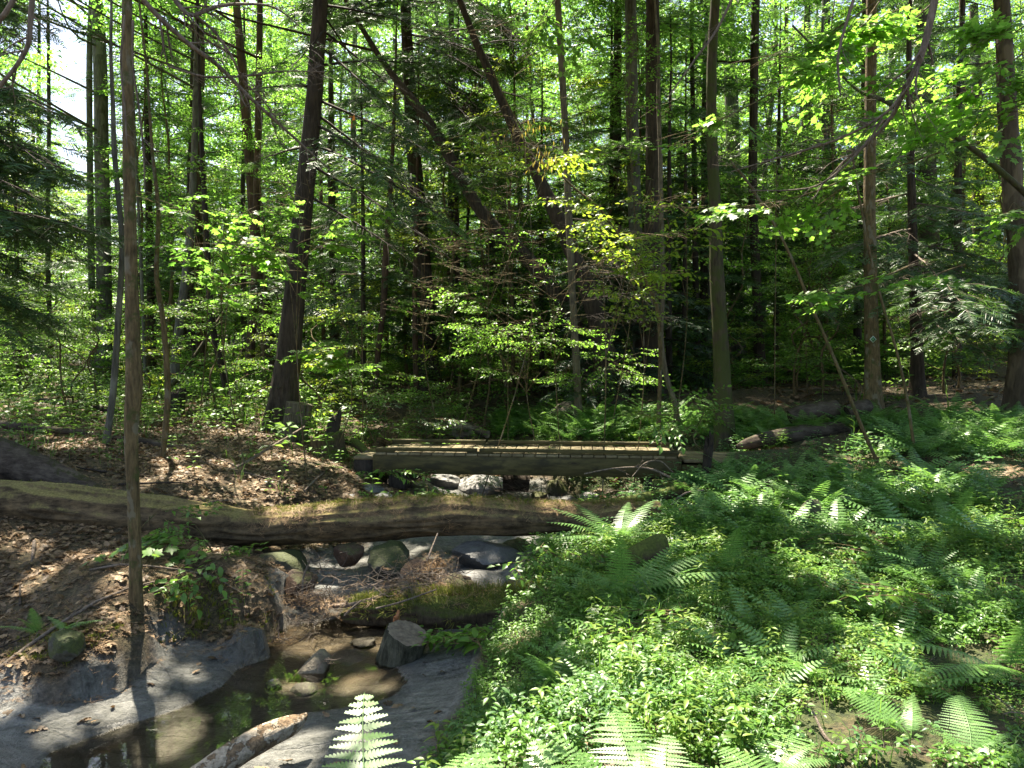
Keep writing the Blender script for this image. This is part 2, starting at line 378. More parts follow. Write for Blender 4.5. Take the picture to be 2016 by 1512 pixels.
def tube(g, pts, rad, seg=6, m=0, rough=0.0, seed=0, ridges=0, cap=True, capm=None, ell=1.0, mod=None):
    pts = np.asarray(pts, float); k = len(pts); rad = np.broadcast_to(np.asarray(rad, float), (k,)).copy()
    t, n, b = frames(pts); a = np.arange(seg)/seg*2*math.pi
    L = np.concatenate([[0], np.cumsum(np.linalg.norm(np.diff(pts, axis=0), axis=1))])
    rr = rad[:, None]*np.ones(seg)[None]
    if rough:
        q = vnoise(np.cos(a)[None]*1.6+seed*7.1, np.sin(a)[None]*1.6, L[:, None]/(rad.mean()*4+1e-3), seed) \
            + .5*vnoise(np.cos(a)[None]*4+seed, np.sin(a)[None]*4, L[:, None]/(rad.mean()*1.6+1e-3), seed+3)
        rr = rr*(1+rough*q)
    if ridges:
        ph = a[None]*ridges+2.2*vnoise(a[None]*1.5, L[:, None]*2.5, 0, seed+5)
        rr = rr*(1-.09*np.abs(np.sin(ph)))
    if mod is not None: rr = rr*mod(a, L)
    V = pts[:, None]+rr[..., None]*(np.cos(a)[None, :, None]*n[:, None]+ell*np.sin(a)[None, :, None]*b[:, None])
    V = V.reshape(-1, 3); i = np.arange(k-1)[:, None]*seg; j = np.arange(seg)[None]; j2 = (j+1) % seg
    Q = np.stack([i+j, i+j2, i+seg+j2, i+seg+j], -1).reshape(-1, 4)
    g.add(V, None, Q, m)
    if cap:
        cm = m if capm is None else capm
        for e, r in ((0, V[:seg]), (k-1, V[-seg:])):
            o = np.arange(seg); T = np.stack([o, (o+1) % seg, np.full(seg, seg)], 1)
            g.add(np.vstack([r, pts[e]+(0 if rough == 0 else 0)*t[e]]), T if e else T[:, ::-1], None, cm)

def empty(name, loc, label, cat, group=None):
    o = bpy.data.objects.new(name, None); COL.objects.link(o); o.location = tuple(loc); o.empty_display_size = .1
    return tag(o, label, cat, group)
def tag(o, label, cat, group=None, kind=None):
    if label: o['label'] = label
    if cat: o['category'] = cat
    if group: o['group'] = group
    if kind: o['kind'] = kind
    return o
def copy_tree(root, loc, rz=0, sc=1.0, label=None, group=None):
    r = root.copy(); COL.objects.link(r); r.location = tuple(loc); r.rotation_euler = (0, 0, rz); r.scale = (sc, sc, sc)
    if label: r['label'] = label
    if group: r['group'] = group
    for ch in list(root.children):
        c = ch.copy(); COL.objects.link(c); c.parent = r
        for q in ch.children:
            d = q.copy(); COL.objects.link(d); d.parent = c
    return r

# ------------------------------------------------------------------ terrain
WL = -.5
ctrl = []
def cz(px, py, z): p = PZ(px, py, z); ctrl.append((p[0], p[1], z))
def cy(px, py, Y): p = P(px, py, Y); ctrl.append(tuple(p))
for a in [(0,1400,-.46),(300,1350,-.44),(0,1500,-.47),(500,1500,-.42),(700,1450,-.42),(850,1350,-.42),(450,1285,-.45),(650,1300,-.5),
          (850,1290,-.48),(600,1220,-.5),(700,1170,-.45),(580,1160,-.45),(850,1190,-.42),(950,1120,-.32),(1000,1085,-.28),(780,1090,-.3),(650,1110,-.36),
          (950,1010,-.26),
          (0,1345,-.42),(300,1285,-.42),(500,1250,-.42),(0,1300,-.22),(150,1290,-.2),(300,1245,-.2),(470,1205,-.18),(520,1140,-.12),(268,1190,-.1),
          (100,1150,-.08),(400,1150,-.08),(200,1080,.04),(450,1090,.0),(0,1060,.06),(545,1100,-.1),
          (930,1275,-.44),(1000,1235,-.22),(960,1330,-.3),(910,1420,-.34),(860,1500,-.34),(1000,1400,-.16),(980,1500,-.16),(1200,1450,-.02),(1100,1190,-.12),(1060,1120,-.16),(1000,1200,-.28),
          (1150,1060,-.05),(1250,1010,.0),(1330,975,.04),(1400,1000,.08),(1300,1150,-.02),(1500,1300,.0),(1500,1100,.04),(1500,1000,.12),(1700,1450,-.02),
          (1900,1100,.12),(2000,1250,.08),(1700,1200,.05),(1990,960,.38),(1750,950,.27)]: cz(*a)
for a in [(900,968,10.3),(1100,976,10.3),(1000,972,10.3),(820,966,9.8),(1230,964,10.3),(1050,905,11.6),(1230,900,11.2),(100,930,8),(300,900,9),(450,950,8.3),(200,830,12),(400,780,16),(300,742,25),(100,740,22),(600,870,10.8),(690,930,9.3),(555,842,11.6),
          (880,885,12.0),(900,870,12.8),(1000,850,14),(1120,848,11.2),(1340,945,9.3),(1450,900,9.8),(1425,893,9.5),(1700,880,9.2),(2000,830,10),(1930,745,14.5),
          (2010,700,17),(1718,802,11),(1495,757,17),(1640,655,25),(1300,775,14.5),(1215,792,13),(845,767,17),(1000,740,20),(400,722,30),(200,712,30),
          (0,690,24),(985,685,27),(1240,700,24),(1400,700,22)]: cy(*a)
ctrl += [(0,0,0),(0,-3,0),(2,1,.02),(5,1,.1),(-2,1.2,-.2),(-3,2.5,-.46),(-6,4,-.42),(-7,6,.0),(-9,3,-.3),(7,4,.2),(-9,9,.4),(-40,30,1.8),(-40,5,.6),(40,30,4.5),(40,5,2.2),
         (-40,70,2.5),(0,70,3.2),(40,70,5.),(0,45,2.3),(-20,45,1.6),(20,45,3.6),(12,25,2.6),(-120,120,3),(120,120,7),(-120,-60,0),(120,-60,2),(0,-60,-.2),(0,-15,0),(10,-5,.3),(-10,-5,-.3)]
ctrl = np.array(ctrl)
def _U(r2): return .5*r2*np.log(r2+1e-9)
_n = len(ctrl)
_A = np.zeros((_n+3, _n+3)); _d = ((ctrl[:, None, :2]-ctrl[None, :, :2])**2).sum(-1)
_A[:_n, :_n] = _U(_d)+np.eye(_n)*.015; _A[:_n, _n] = 1; _A[:_n, _n+1:] = ctrl[:, :2]; _A[_n:, :_n] = _A[:_n, _n:].T
_w = np.linalg.solve(_A, np.concatenate([ctrl[:, 2], np.zeros(3)]))
def tps(x, y):
    x = np.asarray(x, float); y = np.asarray(y, float); out = np.zeros(x.size); X = x.ravel(); Y = y.ravel()
    for s in range(0, X.size, 20000):
        a = X[s:s+20000]; b = Y[s:s+20000]
        out[s:s+20000] = _U((a[:, None]-ctrl[:, 0])**2+(b[:, None]-ctrl[:, 1])**2)@_w[:_n]+_w[_n]+_w[_n+1]*a+_w[_n+2]*b
    return out.reshape(x.shape)
poolpx = [(40,1600),(100,1482),(230,1436),(350,1400),(440,1352),(460,1322),(530,1296),(520,1268),(560,1228),(700,1213),(770,1225),(850,1235),(900,1255),
          (830,1290),(770,1302),(800,1340),(760,1378),(660,1400),(570,1425),(480,1455),(420,1500),(380,1600)]
POOL = [tuple(PZ(a, b, WL)[:2]) for a, b in poolpx]
def Gt(px, py):                      # where the view ray meets the smooth terrain
    d = ray(px, py); d = d/d[1]; t = np.arange(2.2, 16, .04); p = CAM+d*t[:, None]; k = np.nonzero(p[:, 2] <= tps(p[:, 0], p[:, 1]))[0]
    return p[k[0] if len(k) else -1]
rockpx = [(-300,1370),(0,1338),(120,1345),(220,1300),(330,1272),(480,1257),(545,1240),(560,1210),(530,1130),(600,1095),(700,1080),(760,1050),(800,1000),(800,950),(860,935),(1060,940),(1110,965),
          (1130,1005),(1090,1050),(1040,1110),(1010,1165),(1000,1215),(955,1265),(935,1330),(905,1400),(850,1500),(820,1600),(-300,1600)]
ROCK = [tuple(Gt(a, b)[:2]) for a, b in rockpx]
greenpx = [(930,1270),(1000,1180),(1060,1070),(1160,1010),(1130,945),(1030,880),(1150,840),(1450,860),(1650,890),(2100,830),(2600,1000),(2800,1600),(820,1600),(900,1400)]
GREEN = [tuple(Gt(a, b)[:2]) for a, b in greenpx]
def _ledge(x, y):
    t = 2.2*fbm(x*.8+y*.5, y*1.5-x*.3, 0, 91, 4)+y*1.4; f = t-np.floor(t)
    return .014*(np.clip((f-.86)/.14, 0, 1)-f)
def height(x, y):
    x = np.asarray(x, float); y = np.asarray(y, float)
    z = tps(x, y)
    rk = np.clip(-polysd(x, y, ROCK)/.15, 0, 1)
    z = z+(1-rk)*(.05*fbm(x*1.3, y*1.3, 0, 3, 4)+.16*fbm(x*.22, y*.22, 0, 9, 2)*np.clip((y-13)/10, 0, 1)) + rk*(0.028*fbm(x*1.3+2*y*.3, y*2.4, 0, 21, 6)+.02*np.abs(fbm(x*3, y*5, 0, 71, 3))+_ledge(x, y))
    sd = polysd(x, y, POOL)+.05*vnoise(x*3, y*3, 0, 5)
    near = y < 9
    out = np.maximum(z, WL+.012+.10*np.clip(sd, 0, 1.2)); inn = np.minimum(z, WL-.008-.12*np.clip(-sd, 0, .35))
    out = np.where((rk > .4) & (y < 6.3), np.minimum(out, WL+.018+.15*np.clip(sd, 0, 3)+.02*vnoise(x*2.5, y*3.5, 0, 55)), out); out = np.maximum(out, WL+.008)
    return np.where(near, np.where(sd > 0, out, inn), z)
def ax(segs):
    r = [np.array([segs[0][0]])]
    for a, b, st in segs: r.append(np.linspace(a, b, max(2, int(round((b-a)/st))+1))[1:])
    return np.concatenate(r)
gx = ax([(-150,-40,10),(-40,-14,.9),(-14,-6,.22),(-6,-4,.08),(-4,1.6,.03),(1.6,5,.06),(5,14,.2),(14,40,.9),(40,150,10)])
gy = ax([(-60,-2,6),(-2,2.6,.3),(2.6,7.6,.03),(7.6,12,.06),(12,22,.14),(22,40,.5),(40,150,5)])
X, Y = np.meshgrid(gx, gy); Z = height(X, Y)
g = Geo(); nx, ny = len(gx), len(gy)
i = np.arange(ny-1)[:, None]*nx; j = np.arange(nx-1)[None]
g.add(np.stack([X, Y, Z], -1).reshape(-1, 3), None, np.stack([i+j, i+j+1, i+nx+j+1, i+nx+j], -1).reshape(-1, 4))
ground = g.build('ground', 'forest_soil', smooth=True); ground['kind'] = 'structure'
rk = np.clip(.5-(polysd(X, Y, ROCK)+.10*fbm(X*2.5, Y*2.5, 0, 31, 4))/.10, 0, 1)*(Y < 14)
gn = np.clip(.5-polysd(X, Y, GREEN)/.6, 0, 1)*(1-rk)+.35*(1-rk)
wet = np.clip(.5-(polysd(X, Y, POOL)-.03)/.08, 0, 1)*np.clip((Y-4.65)/.4, 0, 1)*(Y < 9)
ca = ground.data.color_attributes.new('mask', 'FLOAT_COLOR', 'POINT')
ca.data.foreach_set('color', np.stack([rk, np.clip(gn, 0, 1), wet, np.ones_like(rk)], -1).astype(np.float32).ravel())
da = ground.data.attributes.new('damp', 'FLOAT', 'POINT'); da.data.foreach_set('value', (np.clip(1-(polysd(X, Y, POOL)+.12*vnoise(X*5, Y*5, 0, 44))/.30, 0, 1)*(Y < 9)).astype(np.float32).ravel())
# bilinear height lookup used for placing things
def hz(x, y):
    x = np.asarray(x, float); y = np.asarray(y, float)
    a = np.clip(np.searchsorted(gx, x)-1, 0, nx-2); b = np.clip(np.searchsorted(gy, y)-1, 0, ny-2)
    u = (x-gx[a])/(gx[a+1]-gx[a]); v = (y-gy[b])/(gy[b+1]-gy[b])
    return (Z[b, a]*(1-u)+Z[b, a+1]*u)*(1-v)+(Z[b+1, a]*(1-u)+Z[b+1, a+1]*u)*v
def G(px, py, ymin=2.2):             # where the view ray meets the ground
    d = ray(px, py); d = d/d[1]; t = np.concatenate([np.arange(ymin, 20, .02), np.arange(20, 60, .1)])
    p = CAM+d*t[:, None]; h = hz(p[:, 0], p[:, 1]); k = np.nonzero(p[:, 2] <= h)[0]
    k = k[0] if len(k) else int(np.argmin(p[:, 2]-h)); q = p[k].copy(); q[2] = hz(q[0], q[1]); return q
g = Geo(); g.add([(-4.6, 2.6, WL), (.1, 2.6, WL), (.1, 6.9, WL), (-4.6, 6.9, WL)], None, [[0, 1, 2, 3]])
wt = g.build('stream_water', 'water'); wt['kind'] = 'structure'

# ------------------------------------------------------------------ leaf and plant templates
def leaf_simple(L, W, fold=.18, m=0, g=None, droop=.12):
    g = g or Geo()                   # folded diamond along +Y
    V = [(0, 0, 0), (W/2, L*.45, fold*W), (0, L, -droop*L), (-W/2, L*.45, fold*W)]
    g.add(V, [[0, 1, 2], [0, 2, 3]], None, m); return g
def leaf_ovate(L, W, fold=.16, droop=.25, m=0, g=None):
    g = g or Geo()
    ys = [0, .18, .45, .75, 1.0]; ws = [.0, .75, 1.0, .6, 0]
    mid = [(0, y*L, -droop*L*y*y) for y in ys]
    rt = [(ws[i]*W/2, ys[i]*L, -droop*L*ys[i]**2+fold*W*ws[i]) for i in (1, 2, 3)]
    lf = [(-x, y, z) for x, y, z in rt]
    V = mid+rt+lf; T = [[0, 5, 1], [3, 7, 4], [0, 1, 8], [3, 4, 10]]; Q = [[1, 5, 6, 2], [2, 6, 7, 3], [1, 2, 9, 8], [2, 3, 10, 9]]
    g.add(V, T, Q, m); return g
def leaf_maple(L, m=0, g=None, curl=.1):
    g = g or Geo()
    o = [(0, 0), (.16, -.08), (.42, .08), (.30, .22), (.60, .46), (.36, .48), (.34, .62), (.14, .62), (0, 1.0)]
    pts = o+[(-x, y) for x, y in o[-2:0:-1]]
    V = [(x*L, y*L, -curl*L*(x*x*2+y*y)) for x, y in pts]+[(0, .38*L, .02*L)]
    k = len(pts); g.add(V, [[i, (i+1) % k, k] for i in range(k)], None, m); return g
def leaf_oak(L, m=0, curl=.25, seed=0):
    g = Geo(); r = np.random.default_rng(seed)
    o = [(0, 0), (.06, .1), (.16, .2), (.08, .28), (.26, .42), (.12, .48), (.30, .66), (.14, .72), (.16, .88), (0, 1.0)]
    pts = o+[(-x*.95, y-.02) for x, y in o[-2:0:-1]]
    a, b, c = r.uniform(-1, 1, 3)
    f = lambda x, y: L*(curl*(a*(y-.5)**2*2+b*x*x*5+c*x*(y-.5)*2.4)+.05)
    V = [(x*L, (y-.5)*L, f(x, y)) for x, y in pts]+[(0, 0, f(0, .5))]
    k = len(pts); g.add(V, [[i, (i+1) % k, k] for i in range(k)], None, m); return g

def twig_line(g, p, r0, r1, m):
    tube(g, p, np.linspace(r0, r1, len(p)), 3, m, cap=False)
def spray(seed, L=.6, leaf=.085, kind='simple', nside=3, wood=1, per=5):
    """flat leafy twig along +Y"""
    r = np.random.default_rng(seed); g = Geo(); lg = Geo()
    if kind == 'simple': leaf_simple(leaf, leaf*.62, g=lg)
    elif kind == 'ovate': leaf_ovate(leaf, leaf*.5, g=lg)
    else: leaf_maple(leaf, g=lg)
    tp = lg.tmpl(); pos = []; rot = []; sc = []
    def line(o, ang, ln, n):
        d = np.array([math.sin(ang), math.cos(ang), 0])
        pts = np.array([o+d*ln*t+np.array([0, 0, -.12*ln*t*t]) for t in np.linspace(0, 1, 4)])
        twig_line(g, pts, .004, .0015, wood)
        for q in range(n):
            t = (q+.6)/n; s = 1 if q % 2 else -1
            if q == n-1: s = 0
            c = o+d*ln*t+np.array([0, 0, -.12*ln*t*t+r.normal(0, .008)])
            a = ang+s*r.uniform(.7, 1.25)+r.normal(0, .15)
            M = rotm((0, 0, 1), -a)@rotm((1, 0, 0), r.normal(-.18, .28))@rotm((0, 1, 0), r.normal(0, .35))
            pos.append(c); rot.append(M); sc.append(r.uniform(.7, 1.15))
    line(np.zeros(3), 0, L, per+3)
    for q in range(nside):
        t = .2+.5*q/max(1, nside-1); s = 1 if q % 2 else -1
        line(np.array([0, L*t, -.12*L*t*t]), s*r.uniform(.6, .95), L*r.uniform(.4, .6), per)
    g.scatter(tp, np.array(pos), np.array(rot), np.array(sc)); return g.tmpl()
SPR = [spray(i) for i in range(4)]
SPR_SM = [spray(40+i, .4, .06, per=5) for i in range(3)]
SPR_MAPLE = [spray(10+i, .5, .095, 'maple', 3, per=4) for i in range(4)]
SPR_BEECH = [spray(20+i, .55, .085, 'ovate', 3, per=5) for i in range(4)]
def sprig(seed, L=.32, n=11, w=.011):
    """flat hemlock branchlet along +Y"""
    r = np.random.default_rng(seed); g = Geo()
    twig_line(g, np.array([(0, L*t, -.1*L*t*t) for t in (0, .5, 1)]), .002, .001, 1)
    for q in range(n*2):
        s = 1 if q % 2 else -1; t = (q+.5)/(n*2)
        ln = (.42*L)*(1-t)**.7*r.uniform(.7, 1.15)+.02
        a = s*r.uniform(.75, 1.1); d = np.array([math.sin(a), math.cos(a), r.normal(-.1, .12)])
        o = np.array([0, L*t, -.1*L*t*t]); p = np.array([-d[1], d[0], 0])*w/2*r.uniform(.8, 1.3)
        p[2] = r.normal(0, .003)
        g.add([o-p*.6, o+p*.6, o+d*ln*.6+p, o+d*ln*.6-p, o+d*ln+(0, 0, -.006)], [[3, 2, 4]], [[0, 1, 2, 3]], 0)
    o = np.array([0, L, -.1*L]); g.add([o+(-w/2, -.02, 0), o+(w/2, -.02, 0), o+(0, .04, -.005)], [[0, 1, 2]])
    return g.tmpl()
SPG = [sprig(i) for i in range(5)]

def basis(d, roll=0.0):              # rotation taking +Y to d, +Z kept up
    d = unit(d); x = np.cross(d, np.broadcast_to([0, 0, 1.], d.shape)); x = unit(x+1e-6); z = np.cross(x, d)
    M = np.stack([x, d, z], -1)
    if np.ndim(roll) or roll:
        c, s = np.cos(roll), np.sin(roll)
        x2 = x*np.expand_dims(c, -1)+z*np.expand_dims(s, -1); z2 = -x*np.expand_dims(s, -1)+z*np.expand_dims(c, -1)
        M = np.stack([x2, d, z2], -1)
    return M
def put(g, tps_, pos, d, sc, r, roll=.25):
    pos = np.asarray(pos); d = np.asarray(d)
    if len(pos) == 0: return
    k = r.integers(0, len(tps_), len(pos)); M = basis(d, r.normal(0, roll, len(pos))); sc = np.broadcast_to(sc, (len(pos),))
    for q in range(len(tps_)):
        s = k == q
        if s.any(): g.scatter(tps_[q], pos[s], M[s], sc[s])

def hem_branch(g, o, d, L, r, dens=1.0, droop=.25, rad=.012, bare=.12, wood=1, sc=1.0):
    """one hemlock bough: wood, side shoots and flat sprigs"""
    d = unit(d); n = max(4, int(L/.15)); t = np.linspace(0, 1, n+1)
    wig = np.cumsum(r.normal(0, .03*L/n, (n+1, 3)), 0); wig[0] = 0
    pts = o+d*L*t[:, None]+np.array([0, 0, -1.])*droop*L*(t**2)[:, None]+wig
    tube(g, pts, rad*(1-t*.85), 4, wood, cap=False)
    sd = unit(np.cross(d, [0, 0, 1.])); pos = []; dr = []; scs = []
    m = int(L*13*dens)
    for q in range(m):
        u = bare+(1-bare)*(q+r.uniform(0, 1))/m; c = np.array([np.interp(u, t, pts[:, a]) for a in range(3)])
        s = 1 if q % 2 else -1
        ll = .5*L*(1-u)**.8*r.uniform(.5, 1.1)*min(1, u*4)+.08
        dd = unit(d*r.uniform(.5, 1.0)+s*sd*r.uniform(.7, 1.2)+np.array([0, 0, r.normal(-.15, .1)]))
        k = max(1, int(ll/.15))
        if ll > .25: tube(g, np.array([c, c+dd*ll*.6+(0, 0, -.03*ll), c+dd*ll+(0, 0, -.14*ll)]), [.004, .003, .0015], 3, wood, cap=False)
        for e in range(k+1):
            v = e/max(1, k); pc = c+dd*ll*v+np.array([0, 0, -.14*ll*v*v])
            pos.append(pc); dr.append(unit(dd+(0 if e == k else (1 if e % 2 else -1)*.8)*unit(np.cross(dd, [0, 0, 1.]))+np.array([0, 0, r.normal(-.12, .12)])))
            scs.append(r.uniform(.6, 1.1)*sc)
    pos.append(pts[-1]); dr.append(d+(0, 0, -.3)); scs.append(1.0*sc)
    put(g, SPG, np.array(pos), np.array(dr), np.array(scs), r)
    return pts
# ------------------------------------------------------------------ where the sun comes through the canopy
spots = []
def spotG(px, py, r): spots.append((G(px, py), r))
def spotY(px, py, Y, r): spots.append((P(px, py, Y), r))
for a in [(720,1440,2.9,.30),(840,1490,2.7,.28),(960,1470,2.8,.42),(1090,1450,2.9,.42),(1210,1430,3.0,.40),(1330,1480,2.9,.40),(1300,1310,3.7,.34),(1340,1210,4.3,.2),(1480,1480,3.0,.38),(1600,1440,3.1,.32),
          (1750,1330,3.7,.22),(1720,1250,4.2,.2),(1960,1290,4,.25),(600,1018,7,.30),(690,1000,7,.36),(790,990,7,.34),(880,985,7,.28),(1150,1380,3.3,.3),(1010,1380,3.4,.22),(1420,1420,3.1,.35),(530,1450,3.8,.22),(1180,1070,6.1,.35),(1080,1110,5.9,.22),(1330,1090,5.9,.2),
          (1200,880,9.6,.35),(900,885,9.4,.2),(1500,890,9.9,.35),(1480,1000,7.2,.3),(1620,1150,5.3,.25),(1250,1010,6.6,.25),(1100,520,11,.6),(1150,420,9,.5),(1450,410,6,.3),(450,430,9,.7),(640,420,9,.5),
          (1880,590,9.5,.7),(1650,340,6,.3),(1720,100,6,.5),(600,690,10,.4),(1420,1330,3.6,.3),(1560,1360,3.5,.22),(1850,1450,3.0,.25),(1230,1280,4,.22),(1700,1400,3.2,.3),(1150,1340,3.6,.22),(1640,1060,6.4,.35),(1830,980,7,.35),(1700,900,8.6,.4),(1600,590,6.5,.3),(1800,560,6.5,.3)]: spotY(*a)
for a in [(620,1160,.3),(800,1170,.35),(900,1165,.25),(640,1245,.35),(800,1110,.25),(950,968,.6),(1100,974,.6),(1560,745,1.0),(1680,700,1.2),(1940,745,1.1),(1890,800,.4),(1230,960,.6),(1000,760,1.),(330,680,2.5),(700,700,1.5),(1450,700,1.2),(1740,770,.5),(780,800,.7),(870,840,.4),
          (700,830,.5),(430,745,1.5),(200,690,2.2),(80,720,2.),(560,900,.3),(450,850,.3),(1100,850,.6),(1250,850,.6),(1350,840,.4),(1320,720,1.),(1960,930,.3),(360,930,.25),(130,880,.25),(820,1000,.2),(1980,1050,.25)]: spotG(*a)
_r = np.random.default_rng(99)
for q in range(90): spotG(_r.uniform(0, 2016), _r.uniform(800, 1500), _r.uniform(.05, .17))
for q in range(40): spotG(_r.uniform(0, 720), _r.uniform(790, 1200), _r.uniform(.06, .16))
for q in range(12): spotY(760+48*q, 887, 9.55, .3)
spotG(220, 1400, .16); spotG(120, 1440, .12); spotG(330, 1470, .16); spotG(380, 1330, .10); spotG(700, 1350, .14); spotG(600, 1262, .25); spotG(730, 1255, .2); [spotG(x_, y_, .8) for x_, y_ in ((500,730),(620,720),(900,730),(1000,700),(780,720),(1080,720),(330,720),(860,680))]; spotG(60, 700, 3.0); spotG(300, 700, 2.2); spotG(450, 700, 2.0); spotG(620, 690, 1.6); spotG(160, 660, 3.0); spotG(170, 740, 2.0)
SP0 = np.array([s[0] for s in spots]); SPR0 = np.array([s[1] for s in spots])
def shaft(p):
    return sunlit(p, .03+.09*vnoise(p[:, 0]*5, p[:, 1]*5, p[:, 2]*5, 9)[:, None])
def sunlit(p, extra=.22):            # does point p stand in one of the open shafts?
    v = p[:, None]-SP0[None]; t = v@SUN; d = np.linalg.norm(v-t[..., None]*SUN, axis=-1)
    return ((d < SPR0[None]+extra) & (t > 1.2)).any(1)

# ------------------------------------------------------------------ trunks
def trunk_path(px, Y, H, r, lean=0.0):
    px = np.array(px, float); Yb = G(px[0][0], px[0][1])[1] if Y is None else Y
    pts = []; n = len(px)
    for i, (a, b, w_) in enumerate(px):
        p = P(a, b, Yb); pts.append([p[0], Yb+lean*i/n, p[2], pr(w_, Yb)])
    b0 = pts[0][:]; gz = float(hz(b0[0], b0[1]))
    if b0[2] > gz+.25: pts.insert(0, [b0[0]-(pts[1][0]-b0[0])*.3, b0[1], gz-.1, b0[3]*1.15])
    pts[0][2] = gz-.12
    a, b = np.array(pts[-2]), np.array(pts[-1]); d = (b-a)[:3]; d /= np.linalg.norm(d)
    top = b[2]; 
    if H > top+1:
        k = 4
        for q in range(1, k+1):
            dd = unit(d*(1-q/k*.5)+np.array([r.normal(0, .03), r.normal(0, .03), q/k*.5]))
            nx_ = np.array(pts[-1][:3])+dd*(H-top)/k; pts.append([*nx_, max(.012, b[3]*(1-.8*q/k))])
    return np.array(pts), Yb
def make_trunk(g, pts, seg=10, ridges=0, rough=.05, seed=0, flare=.45, per=5):
    s = spline(pts, per); z = s[:, 2]-s[0, 2]; rr = np.maximum(s[:, 3], .006)*(1+flare*np.exp(-z/(pts[0][3]*3+.02)))
    ph = seed*1.7; nr = 4+seed % 3; r0 = pts[0][3]
    tube(g, s[:, :3], rr, seg, 0, rough, seed, ridges, mod=(lambda a, L: 1+(.42*np.exp(-L/(r0*2.2+.02)))[:, None]*np.maximum(0, np.cos(a*nr+ph))[None]**1.5) if seg >= 10 else None); return s

rt = np.random.default_rng(11)
TREES = []
def tree(name, label, px, Y=None, bark='hemlock_bark', H=13, cat='tree', ridges=0, seg=10, rough=.05, leaf=True, group=None, lean=0., flare=.45, per=5):
    pts, Yb = trunk_path(px, Y, H, rt, lean); base = pts[0, :3].copy()
    root = empty(name, base, label, cat, group); g = Geo()
    s = make_trunk(g, pts-np.array([*base, 0]), seg, ridges, rough, len(TREES)*3+1, flare, per)
    t = dict(root=root, base=base, path=s[:, :3]+base, rad=s[:, 3], g=g, bark=bark, cg=Geo(), clumps=[], leaf=leaf, name=name)
    TREES.append(t); return t

tFront = tree('maple_tree', 'slim brown tree with a swollen bend standing before the long fallen log', [(268,1188,26),(266,1080,24),(262,960,24),(258,850,27),(264,760,32),(262,690,28),(258,500,23),(253,300,22),(250,0,19)], None, 'olive_bark', 11, seg=14, rough=.06, flare=.15, per=8)
tThin1 = tree('maple_sapling', 'thin crooked sapling rooted in the leaf litter just left of the slim bent tree', [(205,872,13),(222,780,13),(232,640,12),(240,480,10),(226,310,10),(222,200,8)], None, 'grey_bark', 7, 'sapling', flare=.3)
tThin2 = tree('maple_sapling', 'thin wavy sapling rising beside the black stump on the left bank', [(318,900,10),(330,780,12),(322,640,10),(308,540,9),(312,420,8),(300,300,6)], None, 'olive_bark', 6, 'sapling', flare=.3)
tLeft = tree('pine_tree', 'straight grey trunk behind the slim bent tree, against the brightest sky', [(205,700,29),(204,500,28),(200,300,26),(197,120,25),(190,0,22)], 19, 'grey_bark', 17)
tree('pine_tree', 'narrow pale trunk close left of the straight grey trunk, top left', [(178,400,12),(176,120,11),(180,0,10)], 19.6, 'grey_bark', 16)
tree('hardwood_tree', 'grey trunk that bends right as it rises, left of two upright trunks', [(343,740,18),(352,650,17),(368,520,15),(378,400,13),(384,260,12),(386,120,9)], 16, 'grey_bark', 12)
tree('hardwood_tree', 'dark upright trunk, left one of a close pair beyond the black stump', [(378,735,16),(376,600,15),(374,450,14),(378,250,12)], 20, 'hemlock_bark', 15)
tree('hardwood_tree', 'brown upright trunk, right one of a close pair beyond the black stump', [(396,735,17),(394,600,16),(392,450,15),(394,250,12)], 20.5, 'red_bark', 15)
tCurve = tree('hardwood_tree', 'dark thin tree curving to the lower right beside the upright pair', [(456,793,15),(436,720,13),(418,640,13),(410,540,12),(405,440,11),(398,300,9)], None, 'dark_wood', 9)
tree('hardwood_tree', 'reddish straight trunk left of the big leaning trunk', [(491,772,20),(492,700,18),(500,600,16),(504,450,15),(507,300,13),(512,0,11)], None, 'red_bark', 15)
tree('hardwood_tree', 'pinkish trunk leaning left behind the big leaning trunk', [(533,745,30),(526,650,28),(512,560,24),(502,450,20),(490,300,19),(478,150,17)], 18, 'red_bark', 16)
tree('hemlock_tree', 'dark thin trunk between the reddish straight trunk and the upright pair', [(482,740,10),(480,600,10),(478,420,9)], 22, 'hemlock_bark', 13)
tBig = tree('hemlock_tree', 'big dark leaning trunk with the ridged stump at its foot', [(550,850,62),(558,780,50),(568,700,46),(580,580,42),(592,460,39),(604,340,36),(616,220,33),(624,110,31),(631,0,28)], None, 'hemlock_bark', 15, ridges=9, seg=48, rough=.05, flare=.35, per=10)
tree('hardwood_tree', 'slender dark trunk left of the footbridge, thickening to a brown foot', [(738,790,13),(744,700,11),(755,600,12),(760,500,13),(768,380,9),(775,250,7)], None, 'red_bark', 9, flare=.2)
tMid = tree('hemlock_tree', 'tall dark reddish trunk rising behind the left end of the footbridge', [(850,766,42),(842,680,36),(836,560,33),(826,430,30),(815,300,28),(806,160,25),(798,0,20)], None, 'hemlock_bark', 16, ridges=8, seg=36, flare=.3)
tree('hardwood_tree', 'thin brown tree touching the left side of the tall dark reddish trunk', [(820,788,10),(818,700,11),(816,600,10),(818,500,9)], None, 'red_bark', 8)
tree('hemlock_tree', 'dark trunk swelling at mid height behind the bright yellow-green leaves', [(988,690,28),(984,620,30),(972,560,32),(966,480,20),(955,380,16),(950,250,13)], 23, 'dark_wood', 15)
tree('hemlock_tree', 'dark trunk crossing the swelling trunk just right of it', [(975,640,18),(985,560,22),(990,470,20),(985,330,17),(980,180,14)], 24, 'hemlock_bark', 16)
